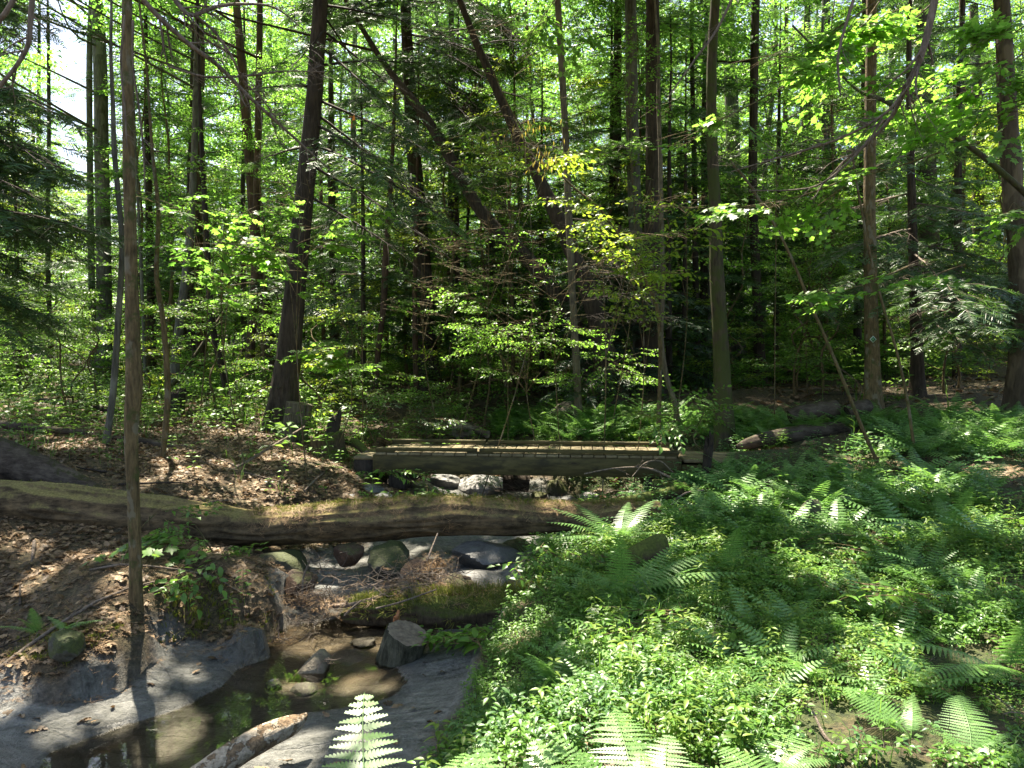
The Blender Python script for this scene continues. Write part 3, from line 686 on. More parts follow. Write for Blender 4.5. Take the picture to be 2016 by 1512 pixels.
tLeanA = tree('leaning_tree', 'thick dark trunk leaning to the upper left from beside the twin dark trunks', [(1212,792,54),(1192,700,42),(1166,600,36),(1136,520,32),(1098,430,30),(1060,350,25),(1020,270,21),(980,180,18),(940,90,15),(905,0,12)], 13.2, 'hemlock_bark', 12, ridges=7, seg=32, flare=.25)
tLeanB = tree('leaning_tree', 'mossy trunk leaning far to the upper left, lying behind the slender pale stem', [(1178,770,36),(1140,660,32),(1090,570,28),(1030,500,28),(975,450,26),(930,390,24),(880,300,22),(830,220,18),(760,130,12)], 14.6, 'hemlock_bark', 10, seg=20, flare=.2)
tree('leaning_tree', 'short forked limb trunk rising left from the fork of the thick dark leaning trunk', [(1108,455,26),(1060,420,24),(1020,370,22),(990,310,17),(975,220,13)], 13.0, 'hemlock_bark', 9, leaf=False) if False else None
tSlender = tree('birch_sapling', 'slender pale straight stem standing right behind the middle of the footbridge', [(1140,842,17),(1136,740,15),(1128,600,14),(1121,450,14),(1115,300,13),(1107,150,13),(1098,0,12)], None, 'pale_bark', 12, flare=.2, seg=12)
tTwinA = tree('pine_tree', 'straight grey trunk, left one of the twin trunks right of the slender stem', [(1262,795,30),(1258,600,27),(1250,420,26),(1245,250,25),(1241,0,22)], 15.4, 'grey_bark', 18)
tTwinB = tree('pine_tree', 'massive dark trunk, right one of the twin trunks, widest at its foot', [(1281,812,66),(1279,700,52),(1278,580,46),(1284,450,32),(1287,300,31),(1285,130,29),(1285,0,27)], 14.2, 'hemlock_bark', 18, ridges=9, seg=40, flare=.25)
tree('hardwood_tree', 'thin dark upright trunk close on the right of the massive dark trunk', [(1318,765,13),(1317,650,13),(1316,520,11),(1318,400,9)], 15, 'dark_wood', 8)
tStemR = tree('beech_sapling', 'thin pale curving stem in front of the massive dark trunk', [(1330,800,11),(1312,740,10),(1302,660,9),(1306,560,9),(1302,430,9),(1300,300,8),(1296,200,7)], 11.8, 'pale_bark', 8, 'sapling')
tree('beech_sapling', 'thin bending stem crossing the foot of the massive dark trunk', [(1297,822,9),(1300,720,8),(1296,620,8),(1276,560,7),(1230,480,6),(1180,410,5),(1130,370,4)], 11.2, 'olive_bark', 6, 'sapling')
tMossy = tree('maple_tree', 'mossy olive trunk rising from the plants at the right end of the footbridge', [(1428,892,40),(1424,800,36),(1420,700,31),(1412,560,28),(1408,420,24),(1402,280,21),(1401,140,19),(1408,0,18)], None, 'mossy_bark', 15, seg=20, rough=.05, flare=.2, per=8)
tree('hemlock_tree', 'dark trunk standing on the sunlit ground right of the mossy olive trunk', [(1497,755,24),(1494,660,20),(1488,520,18),(1482,380,17),(1484,200,16),(1488,0,15)], None, 'hemlock_bark', 16, seg=14)
tree('pine_tree', 'broad grey trunk at the upper middle right with a dead brown bough beside it', [(1450,640,28),(1446,420,27),(1442,250,26),(1437,120,25),(1432,0,23)], 21, 'grey_bark', 19)
tFar = tree('pine_tree', 'straight dark trunk far up the slope beyond the sunlit ferns', [(1642,655,32),(1638,560,28),(1636,440,26),(1632,300,24)], None, 'hemlock_bark', 18)
tree('pine_tree', 'dim straight trunk just left of the dark trunk up the slope', [(1572,600,22),(1574,480,22),(1580,340,20)], 27, 'hemlock_bark', 18)
tMark = tree('maple_tree', 'olive brown trunk carrying the diamond trail marker', [(1719,805,32),(1717,700,28),(1714,560,25),(1712,400,22),(1713,250,21),(1716,0,19)], None, 'olive_bark', 14, seg=20, flare=.25, per=8)
tHemR = tree('hemlock_tree', 'dark reddish trunk with many low dead boughs, right of the marked trunk', [(1808,778,25),(1804,650,22),(1798,500,18),(1794,350,15),(1790,180,12),(1790,60,9)], None, 'hemlock_bark', 9, seg=14, leaf=False)
tree('pine_tree', 'wide shadowed trunk high on the slope behind the dark reddish trunk', [(1832,600,38),(1828,450,38),(1822,300,36),(1818,150,33)], 20, 'hemlock_bark', 18)
tEdge = tree('dead_tree', 'big dead trunk with peeling brown bark at the right edge', [(2014,640,46),(2008,520,42),(1996,400,38),(1986,250,36),(1978,100,31),(1972,0,28)], 10.5, 'peeling_bark', 9, ridges=6, seg=30, leaf=False, rough=.1)
tArcA = tree('hardwood_sapling', 'long thin stem arching left, rooted among the plants in front of the cut log', [(1745,960,7),(1705,860,7),(1680,800,7),(1640,700,6),(1592,590,6),(1545,480,5),(1480,370,5),(1440,320,4)], 8.2, 'olive_bark', 4, 'sapling', leaf=False)
tree('hardwood_sapling', 'thin arching stem right of the marked trunk', [(1812,965,6),(1800,880,6),(1785,780,6),(1762,680,5),(1735,590,5),(1710,490,5)], 8.6, 'olive_bark', 4, 'sapling', leaf=False)
tOff = tree('hemlock_tree', 'hemlock beyond the left edge whose dark boughs fill the upper left', [(-170,800,34),(-170,400,30),(-165,0,24)], 8.2, 'hemlock_bark', 12, leaf=False)
tOffR = tree('maple_tree', 'maple beyond the right edge whose leafy branches hang in at the upper right', [(2200,900,34),(2190,400,30),(2170,0,24)], 6.6, 'olive_bark', 12)
r2 = np.random.default_rng(5)
def young_where(px):
    M = [(205,'the straight grey trunk at left'),(385,'the close upright pair'),(570,'the big leaning trunk'),(745,'the slender dark trunk by the footbridge'),(842,'the tall dark reddish trunk'),(985,'the swelling dark trunk'),(1130,'the slender pale stem'),(1275,'the twin trunks'),(1420,'the mossy olive trunk'),(1717,'the marked trunk'),(1990,'the peeling trunk')]
    m = min(M, key=lambda l: abs(l[0]-px)); dd = abs(m[0]-px); return (('just ' if dd < 40 else ('well ' if dd > 80 else ''))+('left' if px < m[0] else 'right'), m[1])
LAB = ['dark', 'grey', 'reddish']
for q, (a, b, wd, Y) in enumerate([(668,740,10,20),(690,720,16,23),(640,730,9,21),(905,740,7,19),(880,700,12,25),(1040,690,14,26),(1375,740,14,18),(1395,745,9,16.5),
        (1540,650,12,26),(100,690,10,22),(285,720,7,17),(1900,640,16,21),(1940,650,26,23),(800,690,14,27),(1080,690,10,22),(1700,620,14,24),(1760,600,18,26)]):
    dx = r2.normal(0, 14); tree('young_tree', 'thin %s trunk in the wood, %s of %s' % (LAB[q % 3], *young_where(a)), [(a, b, wd), (a+dx*.4+r2.normal(0, 5), b-200, wd*.9), (a+dx, b-420, wd*.75), (a+dx*1.5, max(b-640, 0), wd*.6)],
         Y, ['hemlock_bark', 'grey_bark', 'red_bark'][q % 3], 12+r2.uniform(0, 5), group='thin trunks in the wood behind', seg=7)

# ------------------------------------------------------------------ canopy: leafy clumps shared out to the trees that carry them, some added only for shade
rc = np.random.default_rng(23)
SPR_CAN = [spray(60+i, .75, .125, nside=3, per=5, wood=1) for i in range(3)]
def nowood(tp):
    V, T, Q, mt, mq = tp; k = mt == 0; return V, T[k], np.zeros((0, 4), int), mt[k], np.zeros(0, int)
SPR_CAN = [nowood(t) for t in SPR_CAN]
carry = [t for t in TREES if t['leaf'] and t['path'][-1][2] > 9 and t['name'] != 'young_tree']
tops = np.array([t['path'][-1] for t in carry])
for q in range(430):
    c = np.array([rc.uniform(-13, 7.5), rc.uniform(6.5, 27), rc.uniform(8.6, 14.5)])
    if q > 400: c = np.array([rc.uniform(-3, 9), rc.uniform(5, 9), rc.uniform(7.2, 9.5)])
    if c[1] > 16.5 and rc.random() < .62: continue
    if c[0] < -4 and c[1] > 21 and rc.random() < .7: continue
    if -.66 < c[0]/c[1] < -.46 and c[1] > 20: continue
    d = np.hypot(tops[:, 0]-c[0], tops[:, 1]-c[1])+np.array([len(t['clumps'])*.12 for t in carry])
    carry[int(np.argmin(d))]['clumps'].append(c)
SHADE = [(250,1330),(400,1310),(150,1290),(120,1200),(350,1200),(500,1480),(850,1400),(800,1350),(1400,1130),(1500,1200),(1380,980),(1470,1010),(1100,1250),(1000,1290),(1900,1150),(1760,1110),(60,1050),(200,1000),
         (1650,850),(1550,1250),(1450,1280),(560,1380),(430,1380),(640,1420),(0,1300),(330,980),(1300,1230),(1950,1420),(1880,1330),(270,1240),(285,1290),(262,1340),(290,1400),(240,1290),(310,1350),(1250,1180),(1350,1060),(1450,1080),(1550,1000),(1600,1200),(1680,1000),(1750,1180),(1850,1030),(1450,930),(1580,930),(1400,1280),(1200,1200),(1900,980),(1500,1130),(1620,1290)]
for a_ in SHADE:  # unseen leaf clumps added along the sun direction to shade these ground spots
    p0 = G(*a_); tt = (rc.uniform(9.0, 11.5)-p0[2])/SUN[2]; c_ = p0+SUN*tt; d = np.hypot(tops[:, 0]-c_[0], tops[:, 1]-c_[1])
    carry[int(np.argmin(d))]['clumps'].append(c_)
p0 = G(272, 1300)  # more added clumps, blocking the sun around the slim tree's foot
for q in range(7):
    c_ = p0+SUN*(rc.uniform(8.2, 12.5)-p0[2])/SUN[2]+np.array([rc.uniform(-.5, .5), rc.uniform(-.5, .5), 0]); d = np.hypot(tops[:, 0]-c_[0], tops[:, 1]-c_[1]); carry[int(np.argmin(d))]['clumps'].append(c_)
for t in carry:
    g = t['cg']; b = t['base']; path = t['path']
    for c in t['clumps']:
        hz_ = np.hypot(path[:, 0]-c[0], path[:, 1]-c[1])
        k = int(np.argmin(np.abs(path[:, 2]-(c[2]-.22*hz_.min()-.3)))); o = path[k]; ln = np.linalg.norm(c-o)
        mid = (o+c)/2+np.array([0, 0, -.05*ln])+rc.normal(0, .05*ln, 3)
        s = spline([o, mid, c], 3); (tube(t['g'], s-b, np.linspace(min(.035, t['rad'][k]*.5), .008, len(s)), 5, 0, cap=False) if ln < 3.2 or c[1] < 14 else None)
        n = 46 if c[1] < 15 else 22; p = rc.normal(0, 1, (n, 3)); p = unit(p)*rc.uniform(.2, 1, (n, 1))**.5*np.array([.95, .95, .5])*rc.uniform(.8, 1.35)+c
        d = unit(p-c+rc.normal(0, .3, p.shape))*np.array([1, 1, .3])+np.array([0, 0, -.1])
        put(g, SPR_CAN, p-b, unit(d), rc.uniform(.8, 1.2, len(p)), rc, .3)

# ------------------------------------------------------------------ named boughs and leaf sprays, by tree
rb = np.random.default_rng(31)
def bough(t, a, b, Y0, Y1, dens=1., droop=.08, rad=.02, sc=1., bare=.12):
    o = P(a[0], a[1], Y0); e = P(b[0], b[1], Y1); d = e-o; L = np.linalg.norm(d)
    hem_branch(t['cg'], o-t['base'], d/L+np.array([0, 0, droop*.8]), L, rb, dens, droop, rad, bare, 1, sc)
def boughs_round(t, z0, z1, n, L0, L1, az=None, dens=.8, droop=.28, spread=3.14, sc=1.1):
    for q in range(n):
        z = z0+(z1-z0)*(q+rb.random())/n; k = int(np.argmin(np.abs(t['path'][:, 2]-z))); o = t['path'][k]
        a = (rb.uniform(-3.14, 3.14) if az is None else az+rb.uniform(-spread, spread))
        L = (L0+(L1-L0)*(z-z0)/(z1-z0+1e-6))*rb.uniform(.7, 1.15)
        hem_branch(t['cg'], o-t['base'], np.array([math.sin(a), math.cos(a), rb.uniform(-.05, .25)]), L, rb, dens, droop, .014, .15, 1, sc)
# big leaning hemlock: long boughs reaching right over the stream, short ones left
Yb = tBig['base'][1]
for a, b, dY in [((638,128),(850,120),-.2),((636,60),(800,200),.6),((640,100),(790,240),-.8),((634,200),(900,330),-.3),((630,230),(860,420),.5),((628,290),(880,430),-.9),((622,330),(860,480),.2),
                 ((615,390),(800,500),-.5),((636,30),(720,150),.9),((634,10),(860,60),.3),((610,170),(480,175),-.5),((604,290),(500,320),.4),((640,60),(560,150),-1.),((628,250),(740,330),-1.4)]:
    bough(tBig, a, b, Yb, Yb+dY*1.4, .75, .10, .022, 1.0, .25)
# tall dark trunk: hemlock foliage hanging in the top middle
Ym = tMid['base'][1]
for q in range(26):
    y0 = rb.uniform(-160, 230); s = rb.choice([-1, 1, 1]); bough(tMid, (808, y0), (808+s*rb.uniform(90, 230), y0+rb.uniform(30, 150)), Ym, Ym-rb.uniform(.5, 3), .8, .2, .02, 1.15)
# leaning trunk: dark foliage along its upper half
for q in range(24):
    k = rb.integers(len(tLeanA['path'])//5, len(tLeanA['path'])-3); o = tLeanA['path'][k]; a = rb.uniform(-3.14, 3.14)
    hem_branch(tLeanA['cg'], o-tLeanA['base'], np.array([math.sin(a), math.cos(a), .1]), rb.uniform(.8, 1.6), rb, .9, .3, .014, .1, 1, 1.1)
# massive dark trunk: low shaded boughs
for q in range(24):
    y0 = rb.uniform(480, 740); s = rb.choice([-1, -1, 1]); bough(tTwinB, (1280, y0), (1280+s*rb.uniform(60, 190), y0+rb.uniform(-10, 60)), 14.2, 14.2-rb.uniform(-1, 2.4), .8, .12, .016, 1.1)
# off-frame hemlock, upper left
for q in range(38):
    y0 = rb.uniform(-120, 560)
    if y0 < 110 and q % 2: continue
    Y1 = 8.2+rb.uniform(-1.5, 2.4); bough(tOff, (-165, y0), (rb.uniform(-20, 195)-max(0, (y0-480))*.5, y0+rb.uniform(20, 150)), 8.2, Y1, .95, .14, .018, 1.0)
# low dead-boughed hemlock on the right, silvery in the sun
Yh = tHemR['base'][1]
for a, b, dY in [((1800,520),(2010,590),-2.),((1798,480),(1990,520),-1.2),((1800,560),(1990,660),-1.6),((1802,600),(1960,640),-2.4),((1796,420),(1950,470),-.6),((1800,540),(1620,600),-.8),((1796,450),(1650,500),-1.2),
                 ((1802,620),(1920,690),-1.4),((1798,500),(1900,600),-2.8),((1795,350),(1900,390),-.5),((1794,300),(1690,350),-.9),((1798,470),(1700,560),.8),((1800,580),(2040,620),-.9),((1796,400),(1990,440),-2.),
                 ((1796,380),(1600,430),.6),((1792,250),(1900,300),.5),((1792,230),(1690,290),-.4),((1790,180),(1880,220),.3),((1790,140),(1720,180),.2),((1800,530),(1880,640),.9)]:
    bough(tHemR, a, b, Yh, Yh+dY, 1., .1, .018, 1.0)
boughs_round(tFar, 4, 9, 10, 2.2, 1.6); boughs_round(tTwinA, 5, 12, 12, 2.0, 1.6)

for t in TREES:
    t['g'].build('trunk', t['bark'], t['root'], smooth=True)
    if t['cg'].n:
        t['cg'].cull(shaft, t['base'])
        hemm = t in (tBig, tMid, tLeanA, tOff, tHemR)
        if t in (tBig, tMid, tLeanA):   # needles and broad canopy leaves would mix: these carry only needles
            pass
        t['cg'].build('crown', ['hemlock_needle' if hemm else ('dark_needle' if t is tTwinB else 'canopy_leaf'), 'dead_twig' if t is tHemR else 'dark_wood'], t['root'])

# ------------------------------------------------------------------ woods behind: prototypes, then copies
def broadleaf(name, seed, Ht, z0, Rc, nspr, bark, leafm, sprs, label, group, sc=1.0):
    r = np.random.default_rng(seed); root = empty(name, (0, 0, 0), label, 'tree', group)
    g = Geo(); n = 7; pts = np.array([[r.normal(0, .05*i), r.normal(0, .05*i), Ht*i/(n-1)*.95-.1] for i in range(n)])
    r0 = .012+.0045*Ht; tr_ = spline(np.c_[pts, r0*(1-np.linspace(0, 1, n)*.85)], 3); tube(g, tr_[:, :3], tr_[:, 3], 7, 0, .04, seed)
    cg = Geo(); nl = max(5, int(nspr/14)); P_, D_ = [], []
    for q in range(nl):
        u = (q+r.random())/nl; z = z0+(Ht-z0)*u; a = q*2.4+r.normal(0, .4); ln = Rc*(1-.65*u)*r.uniform(.7, 1.15)
        k = int(np.argmin(np.abs(tr_[:, 2]-z+.3*ln))); o = tr_[k, :3]; e = o+np.array([math.sin(a)*ln, math.cos(a)*ln, .35*ln*r.uniform(.3, 1.4)])
        s = spline([o, (o+e)/2+r.normal(0, .06*ln, 3), e], 4); tube(g, s, np.linspace(r0*.35*(1-u*.6), .005, len(s)), 4, 0, cap=False)
        m = int(nspr/nl)
        for v in range(m):
            w_ = .25+.75*(v+r.random())/m; c = np.array([np.interp(w_, np.linspace(0, 1, len(s)), s[:, x]) for x in range(3)])+r.normal(0, .12, 3)*np.array([1, 1, .5])*ln*.5
            dd = unit(e-o)*r.uniform(.2, 1)+r.normal(0, .6, 3)*np.array([1, 1, .15]); P_.append(c); D_.append(unit(dd*np.array([1, 1, .5])))
    put(cg, sprs, np.array(P_), np.array(D_), r.uniform(.75, 1.25, len(P_))*sc, r, .25)
    g.build('trunk', bark, root, smooth=True); cg.build('crown', [leafm, 'dark_wood'], root); return root
def hemlock(name, seed, Ht, z0, nb, L, label, group, needle='hemlock_needle'):
    r = np.random.default_rng(seed); root = empty(name, (0, 0, 0), label, 'tree', group); g = Geo(); cg = Geo()
    tube(g, [(0, 0, -.15), (r.normal(0, .05), 0, Ht*.5), (0, 0, Ht)], [.0085*Ht, .0062*Ht, .008], 8, 0, .04, seed)
    for q in range(nb):
        u = (q+r.random())/nb; z = z0+(Ht-z0)*u*.97; a = q*2.4+r.normal(0, .5); ln = L*(1-.85*u)*r.uniform(.65, 1.15)+.25
        hem_branch(cg, np.array([0, 0, z]), np.array([math.sin(a), math.cos(a), r.uniform(-.1, .2)]), ln, r, .55, .28, .014, .12, 1, 1.35)
    g.build('trunk', 'hemlock_bark', root, smooth=True); cg.build('crown', [needle, 'dark_wood'], root); return root
GB, GH, GS, GU = 'leafy trees of the wood behind', 'hemlocks of the wood behind', 'leafy saplings under the trees', 'leafy shrubs on the forest floor'
LB, LH, LS, LU = 'leafy green tree in the wood behind', 'dark hemlock with drooping boughs in the wood behind', 'slim leafy sapling in the undergrowth of the wood', 'low bright green leafy shrub on the forest floor'
protoB = [broadleaf('broadleaf_tree', 100+i, 15+i, 2.2, 3.0, 640, ['grey_bark', 'grey_bark', 'hemlock_bark'][i], ['canopy_leaf', 'maple_leaf', 'canopy_leaf'][i], SPR, LB, GB, 1.25) for i in range(3)]
protoS = [broadleaf('leafy_sapling', 120+i, 5+i*1.6, .9, 1.9, 230, 'olive_bark', ['maple_leaf', 'beech_leaf', 'maple_leaf'][i], SPR_SM, LS, GS, 1.0) for i in range(3)]
protoU = [broadleaf('leafy_shrub', 140+i, 1.3+i*.5, .15, .7, 42, 'olive_bark', ['maple_leaf', 'beech_leaf', 'herb_leaf'][i], SPR_SM, LU, GU, .9) for i in range(3)]
protoH = [hemlock('hemlock_tree', 160+i, [13, 9, 6.5][i], [2.2, 1.2, .6][i], [46, 38, 30][i], [2.6, 2.2, 1.7][i], LH, GH) for i in range(3)]
rp = np.random.default_rng(77)
LAND = [(60,'the far left edge'),(200,'the straight grey trunk at left'),(262,'the slim bent tree'),(345,'the trunk bending right'),(390,'the close upright pair'),(440,'the dark curving tree'),(500,'the reddish straight trunk'),(580,'the big leaning trunk'),
        (750,'the slender dark trunk by the footbridge'),(840,'the tall dark reddish trunk'),(980,'the swelling dark trunk'),(1120,'the slender pale stem'),(1190,'the foot of the thick leaning trunk'),(1270,'the twin trunks'),(1415,'the mossy olive trunk'),(1495,'the trunk on the sunlit ground'),
        (1640,'the dark trunk up the slope'),(1715,'the marked trunk'),(1805,'the low dead-boughed trunk'),(1950,'the peeling trunk at the right edge')]
def where(x, y):
    px = 1008+x/y*F; nm = min(LAND, key=lambda l: abs(l[0]-px)); s = 'left of' if px < nm[0]-22 else ('right of' if px > nm[0]+22 else 'in line with')
    return s+' '+nm[1]+(', near' if y < 19 else (', farther back' if y < 28 else ', far back'))
KIND = {'broadleaf_tree': 'leafy green tree', 'hemlock_tree': 'dark hemlock', 'leafy_sapling': 'slim sapling', 'leafy_shrub': 'low leafy shrub'}
used = [(t['base'][0], t['base'][1]) for t in TREES]
done = {}
def place(protos, n, y0, y1, dmin, xr=None, sc=(.85, 1.2), ok=None, keep=True, power=1.0):
    first = [True]*len(protos); c = 0; tries = 0
    while c < n and tries < n*60:
        tries += 1
        y = y0+(y1-y0)*rp.random()**power; hw = .70*y+2.5
        x = rp.uniform(-hw, hw) if xr is None else rp.uniform(*xr)
        if abs(x) > hw or (ok and not ok(x, y)): continue
        if keep and y > 16 and -.64 < x/y < -.50: continue
        if protos is protoS and y < 25 and -.64 < x/y < -.50: continue
        if any((x-a)**2+(y-b)**2 < dmin*dmin for a, b in used): continue
        if keep: used.append((x, y))
        k = rp.integers(0, len(protos)); loc = (x, y, float(hz(x, y))-.05); rz = rp.uniform(0, 6.28); s = rp.uniform(*sc)
        lb = KIND[protos[k].name.split('.')[0]]+' '+where(x, y)
        if first[k] and not done.get(protos[k].name): protos[k].location = loc; protos[k].rotation_euler = (0, 0, rz); protos[k].scale = (s, s, s); protos[k]['label'] = lb; done[protos[k].name] = 1
        else: copy_tree(protos[k], loc, rz, s, lb)
        c += 1
    return c
def clear(x, y):                     # keep saplings out of the brook line and the bridge
    return polysd(np.array(x), np.array(y), ROCK) > .5 and not (y < 13.5 and -3 < x < 4.5)
place(protoH, 13, 16.5, 26, 1.7, ok=lambda x, y: (-.12*y < x < .5*y) or rp.random() < .12)
place(protoH, 20, 24, 42, 1.8, ok=lambda x, y: x > -.3*y+1 or rp.random() < .1)
for px_, Y_, k_, s_ in [(300,20,0,1.0),(660,19,1,1.2),(715,16.5,2,1.1),(905,18,1,1.0),(1385,19,0,1.0),(1885,14.5,1,1.1),(1345,16.2,2,1.1),(1200,18,1,1.1)]:
    x_ = (px_-1008)/F*Y_; used.append((x_, Y_)); copy_tree(protoH[k_], (x_, Y_, float(hz(x_, Y_))-.05), rp.uniform(0, 6.28), s_, 'dark hemlock '+where(x_, Y_))
place(protoB, 52, 18.5, 48, 1.7)
place(protoS, 150, 15, 38, .8, ok=clear, keep=False)
place(protoU, 150, 11.5, 32, .5, ok=clear, keep=False, power=1.3)
# far wood
rf = np.random.default_rng(3); g = Geo(); lg = Geo(); leaf_simple(.30, .22, g=lg)
n = 190000; th = rf.uniform(-.8, .8, n); rr_ = rf.uniform(46, 72, n); x = np.sin(th)*rr_; y = np.cos(th)*rr_
z = hz(x, y)+rf.uniform(0, 1, n)**1.35*26
cl = fbm(x*.22, y*.22, z*.22, 88, 3)+.25; k = cl > -.45+.6*np.clip((z-10)/14, 0, 1)+.9*(x < -.46*y)*(x > -.66*y)*(z > 7)+.25*(x < -.3*y)*(z > 9)
x, y, z = x[k], y[k], z[k]; d = unit(rf.normal(0, 1, (len(x), 3))*np.array([1, 1, .35]))
g.scatter(lg.tmpl(), np.c_[x, y, z], basis(d, rf.normal(0, .6, len(x))), rf.uniform(.7, 1.3, len(x)))
for q in range(24):
    a = rf.uniform(-.8, .8); b = rf.uniform(45, 68); p = np.array([math.sin(a)*b, math.cos(a)*b]); h = float(hz(p[0], p[1]))
    tube(g, [(p[0], p[1], h-.3), (p[0]+rf.normal(0, .3), p[1], h+9), (p[0]+rf.normal(0, .6), p[1], h+20)], [.16, .12, .05], 6, 1, cap=False)
fw = g.build('far_wood', ['maple_leaf', 'hemlock_bark']); tag(fw, 'sunlit green wood seen as one mass in the far distance', 'far wood', None, 'stuff')
# ------------------------------------------------------------------ logs, stumps, bridge, rocks, sticks
def log(name, label, px, m='log_bark', seg=40, rough=.07, ridges=0, endm='wood_ring', cat='log', per=10, ell=1.0, seed=0, yaxis=False):
    pts = np.array([[*P(a, b, Y_), pr(w_, Y_)] for a, b, w_, Y_ in px]); s = spline(pts, per); b = s[len(s)//2, :3].copy()
    root = empty(name, b, label, cat); g = Geo()
    tube(g, s[:, :3]-b, s[:, 3], seg, 0, rough, seed, ridges, True, 1, ell)
    g.build('bark', [m, endm], root, smooth=(0,)); return root, s
rootL, sL = log('fallen_log', 'long moss-topped fallen log spanning the brook in front of the footbridge', [(-260,960,84,6.7),(0,988,86,6.8),(130,1001,94,6.85),(268,1016,94,6.9),(400,1030,86,6.95),(500,1040,76,7.0),(590,1036,74,7.0),(650,1031,78,7.0),(750,1023,84,7.0),(850,1018,82,7.0),
    (950,1018,75,7.0),(1050,1021,68,7.0),(1150,1020,62,7.0),(1230,1014,56,7.0),(1300,1006,44,7.0)], 'log_bark', 96, .075, 5, seed=4, per=30)
log('fallen_log', 'dark fallen log sloping down on the left bank behind the long moss-topped log', [(-180,855,84,7.6),(0,905,86,7.6),(90,940,80,7.55),(160,968,66,7.5),(225,995,44,7.45)], 'dark_log', 40, .08, 6, seed=7)
log('fallen_log', 'thin dark mossy log just behind the right end of the long moss-topped log', [(1130,1003,22,7.5),(1220,992,24,7.6),(1300,975,24,7.7),(1350,960,22,7.8)], 'moss_log', 20, .1, seed=8)
log('mossy_log', 'mossy root log jutting left over the dark hollow below the right end of the footbridge', [(1285,956,26,8.2),(1330,962,32,8.1),(1375,975,36,8.0),(1420,985,40,7.9),(1480,1000,40,7.8)], 'moss_log', 24, .14, seed=9)
log('mossy_log', 'short mossy log with a rounded dark end standing up among the green plants', [(1195,1150,52,5.5),(1235,1115,50,5.5),(1270,1090,46,5.5),(1300,1072,42,5.5),(1314,1068,30,5.5)], 'moss_log', 30, .14, seed=10, endm='dark_wood')
log('mossy_log', 'low mossy log across the brook covered in sticks and straw above the pool', [(672,1216,12,5.97),(690,1212,34,5.95),(750,1206,58,5.9),(830,1205,70,5.85),(920,1204,76,5.8),(1010,1202,80,5.75),(1080,1195,76,5.7)], 'moss_log', 48, .22, 4, seed=11)
log('broken_log', 'broken log with flaking pale bark and an orange splintered tip, in the bottom foreground', [(300,1600,62,3.35),(400,1528,58,3.5),(470,1480,54,3.6),(530,1446,50,3.7),(572,1428,40,3.78),(590,1419,26,3.82),(604,1406,8,3.86)], 'flaking_bark', 40, .09, 0, 'rot_wood', seed=12)
log('cut_log', 'short thick cut log with ridged bark lying in the shade below the sunlit ferns', [(1555,822,30,10.4),(1575,815,36,10.4),(1600,811,38,10.4),(1648,805,36,10.4)], 'dark_log', 36, .05, 9, 'dark_wood', seed=13)
log('hollow_log', 'small dark hollow log end between the cut log and the marked trunk', [(1668,812,30,10.3),(1690,804,34,10.3),(1706,800,30,10.4)], 'dark_log', 24, .15, 4, 'dark_wood', seed=14)
log('fallen_log', 'long low dark log half buried in ferns beyond the right end of the boardwalk', [(1450,880,8,9.9),(1475,873,24,9.95),(1520,862,32,10.0),(1600,850,34,10.1),(1680,842,30,10.2)], 'dark_log', 24, .08, 5, 'dark_wood', seed=15)
log('fallen_log', 'thin dark log on the leaf litter right of the wavy sapling', [(205,862,12,9.9),(270,868,14,9.8),(340,880,16,9.6),(440,902,12,9.3)], 'dark_log', 14, .1, seed=16)
log('fallen_log', 'dark thin log lying on the leaf litter at the far left', [(-40,830,14,10.4),(60,842,16,10.2),(170,852,10,10.1)], 'dark_log', 14, .1, seed=17)
log('fallen_log', 'upper one of the thin dark logs across the litter behind the crooked sapling', [(70,786,10,13),(160,798,12,12.6),(245,812,10,12.2)], 'dark_log', 12, .1, seed=18)
log('fallen_log', 'short dark log end by the brown root mound behind the footbridge', [(905,838,18,12.6),(935,848,22,12.4),(960,856,16,12.2)], 'dark_log', 16, .1, seed=19)
log('mossy_root', 'curved mossy root arching down to the left step of the footbridge', [(672,866,14,10.4),(690,869,18,10.2),(708,878,18,10.0),(722,893,14,9.8)], 'moss_log', 16, .12, seed=20, cat='root')

def standing(name, label, cat, top, bot, w_, Y_, m, ridges=0, topm='wood_ring', seed=0, jag=0., tilt=0.0, seg=40, rough=.06, flare=1.15):
    a = P(bot[0], bot[1], Y_); b = P(top[0], top[1], Y_+tilt); root = empty(name, a, label, cat); g = Geo()
    r = pr(w_, Y_); s = spline([[*a, r*flare], [*(a*.6+b*.4), r*1.02], [*b, r]], 6)
    tube(g, s[:, :3]-a, s[:, 3], seg, 0, rough, seed, ridges, not jag, 1)
    if jag:
        rr = np.random.default_rng(seed); V, T, Q, mt, mq = g.tmpl(); k = len(V)-seg
        V = V.copy(); V[k:, 2] += jag*rr.uniform(-1, 1, seg)*.5+jag*np.cos(np.arange(seg)/seg*6.28+1); g.V = [V]
        c = V[k:].mean(0)-(0, 0, jag*.9); o = np.arange(seg); g.n = len(V)
        g.add(np.vstack([V[k:], c]), np.stack([o, (o+1) % seg, np.full(seg, seg)], 1), None, 1)
    g.build('stump_side' if 'stump' in name else 'side', [m, topm], root, smooth=(0,)); return root
Yt = tBig['base'][1]
standing('tree_stump', 'upright stump with deep ridged bark at the foot of the big leaning trunk', 'stump', (590,794), (578,868), 52, Yt-.35, 'ridged_bark', 11, seed=3, seg=66)
standing('rotten_stump', 'low dark mossy stump left of the footbridge, with a jagged spike behind it', 'stump', (643,858), (650,905), 68, 10.0, 'moss_log', 9, 'moss_log', seed=5, jag=.03)
standing('rotten_snag', 'jagged dark wooden spike standing behind the low mossy stump', 'snag', (660,822), (652,866), 26, 10.4, 'dark_wood', 5, 'dark_wood', seed=6, jag=.09)
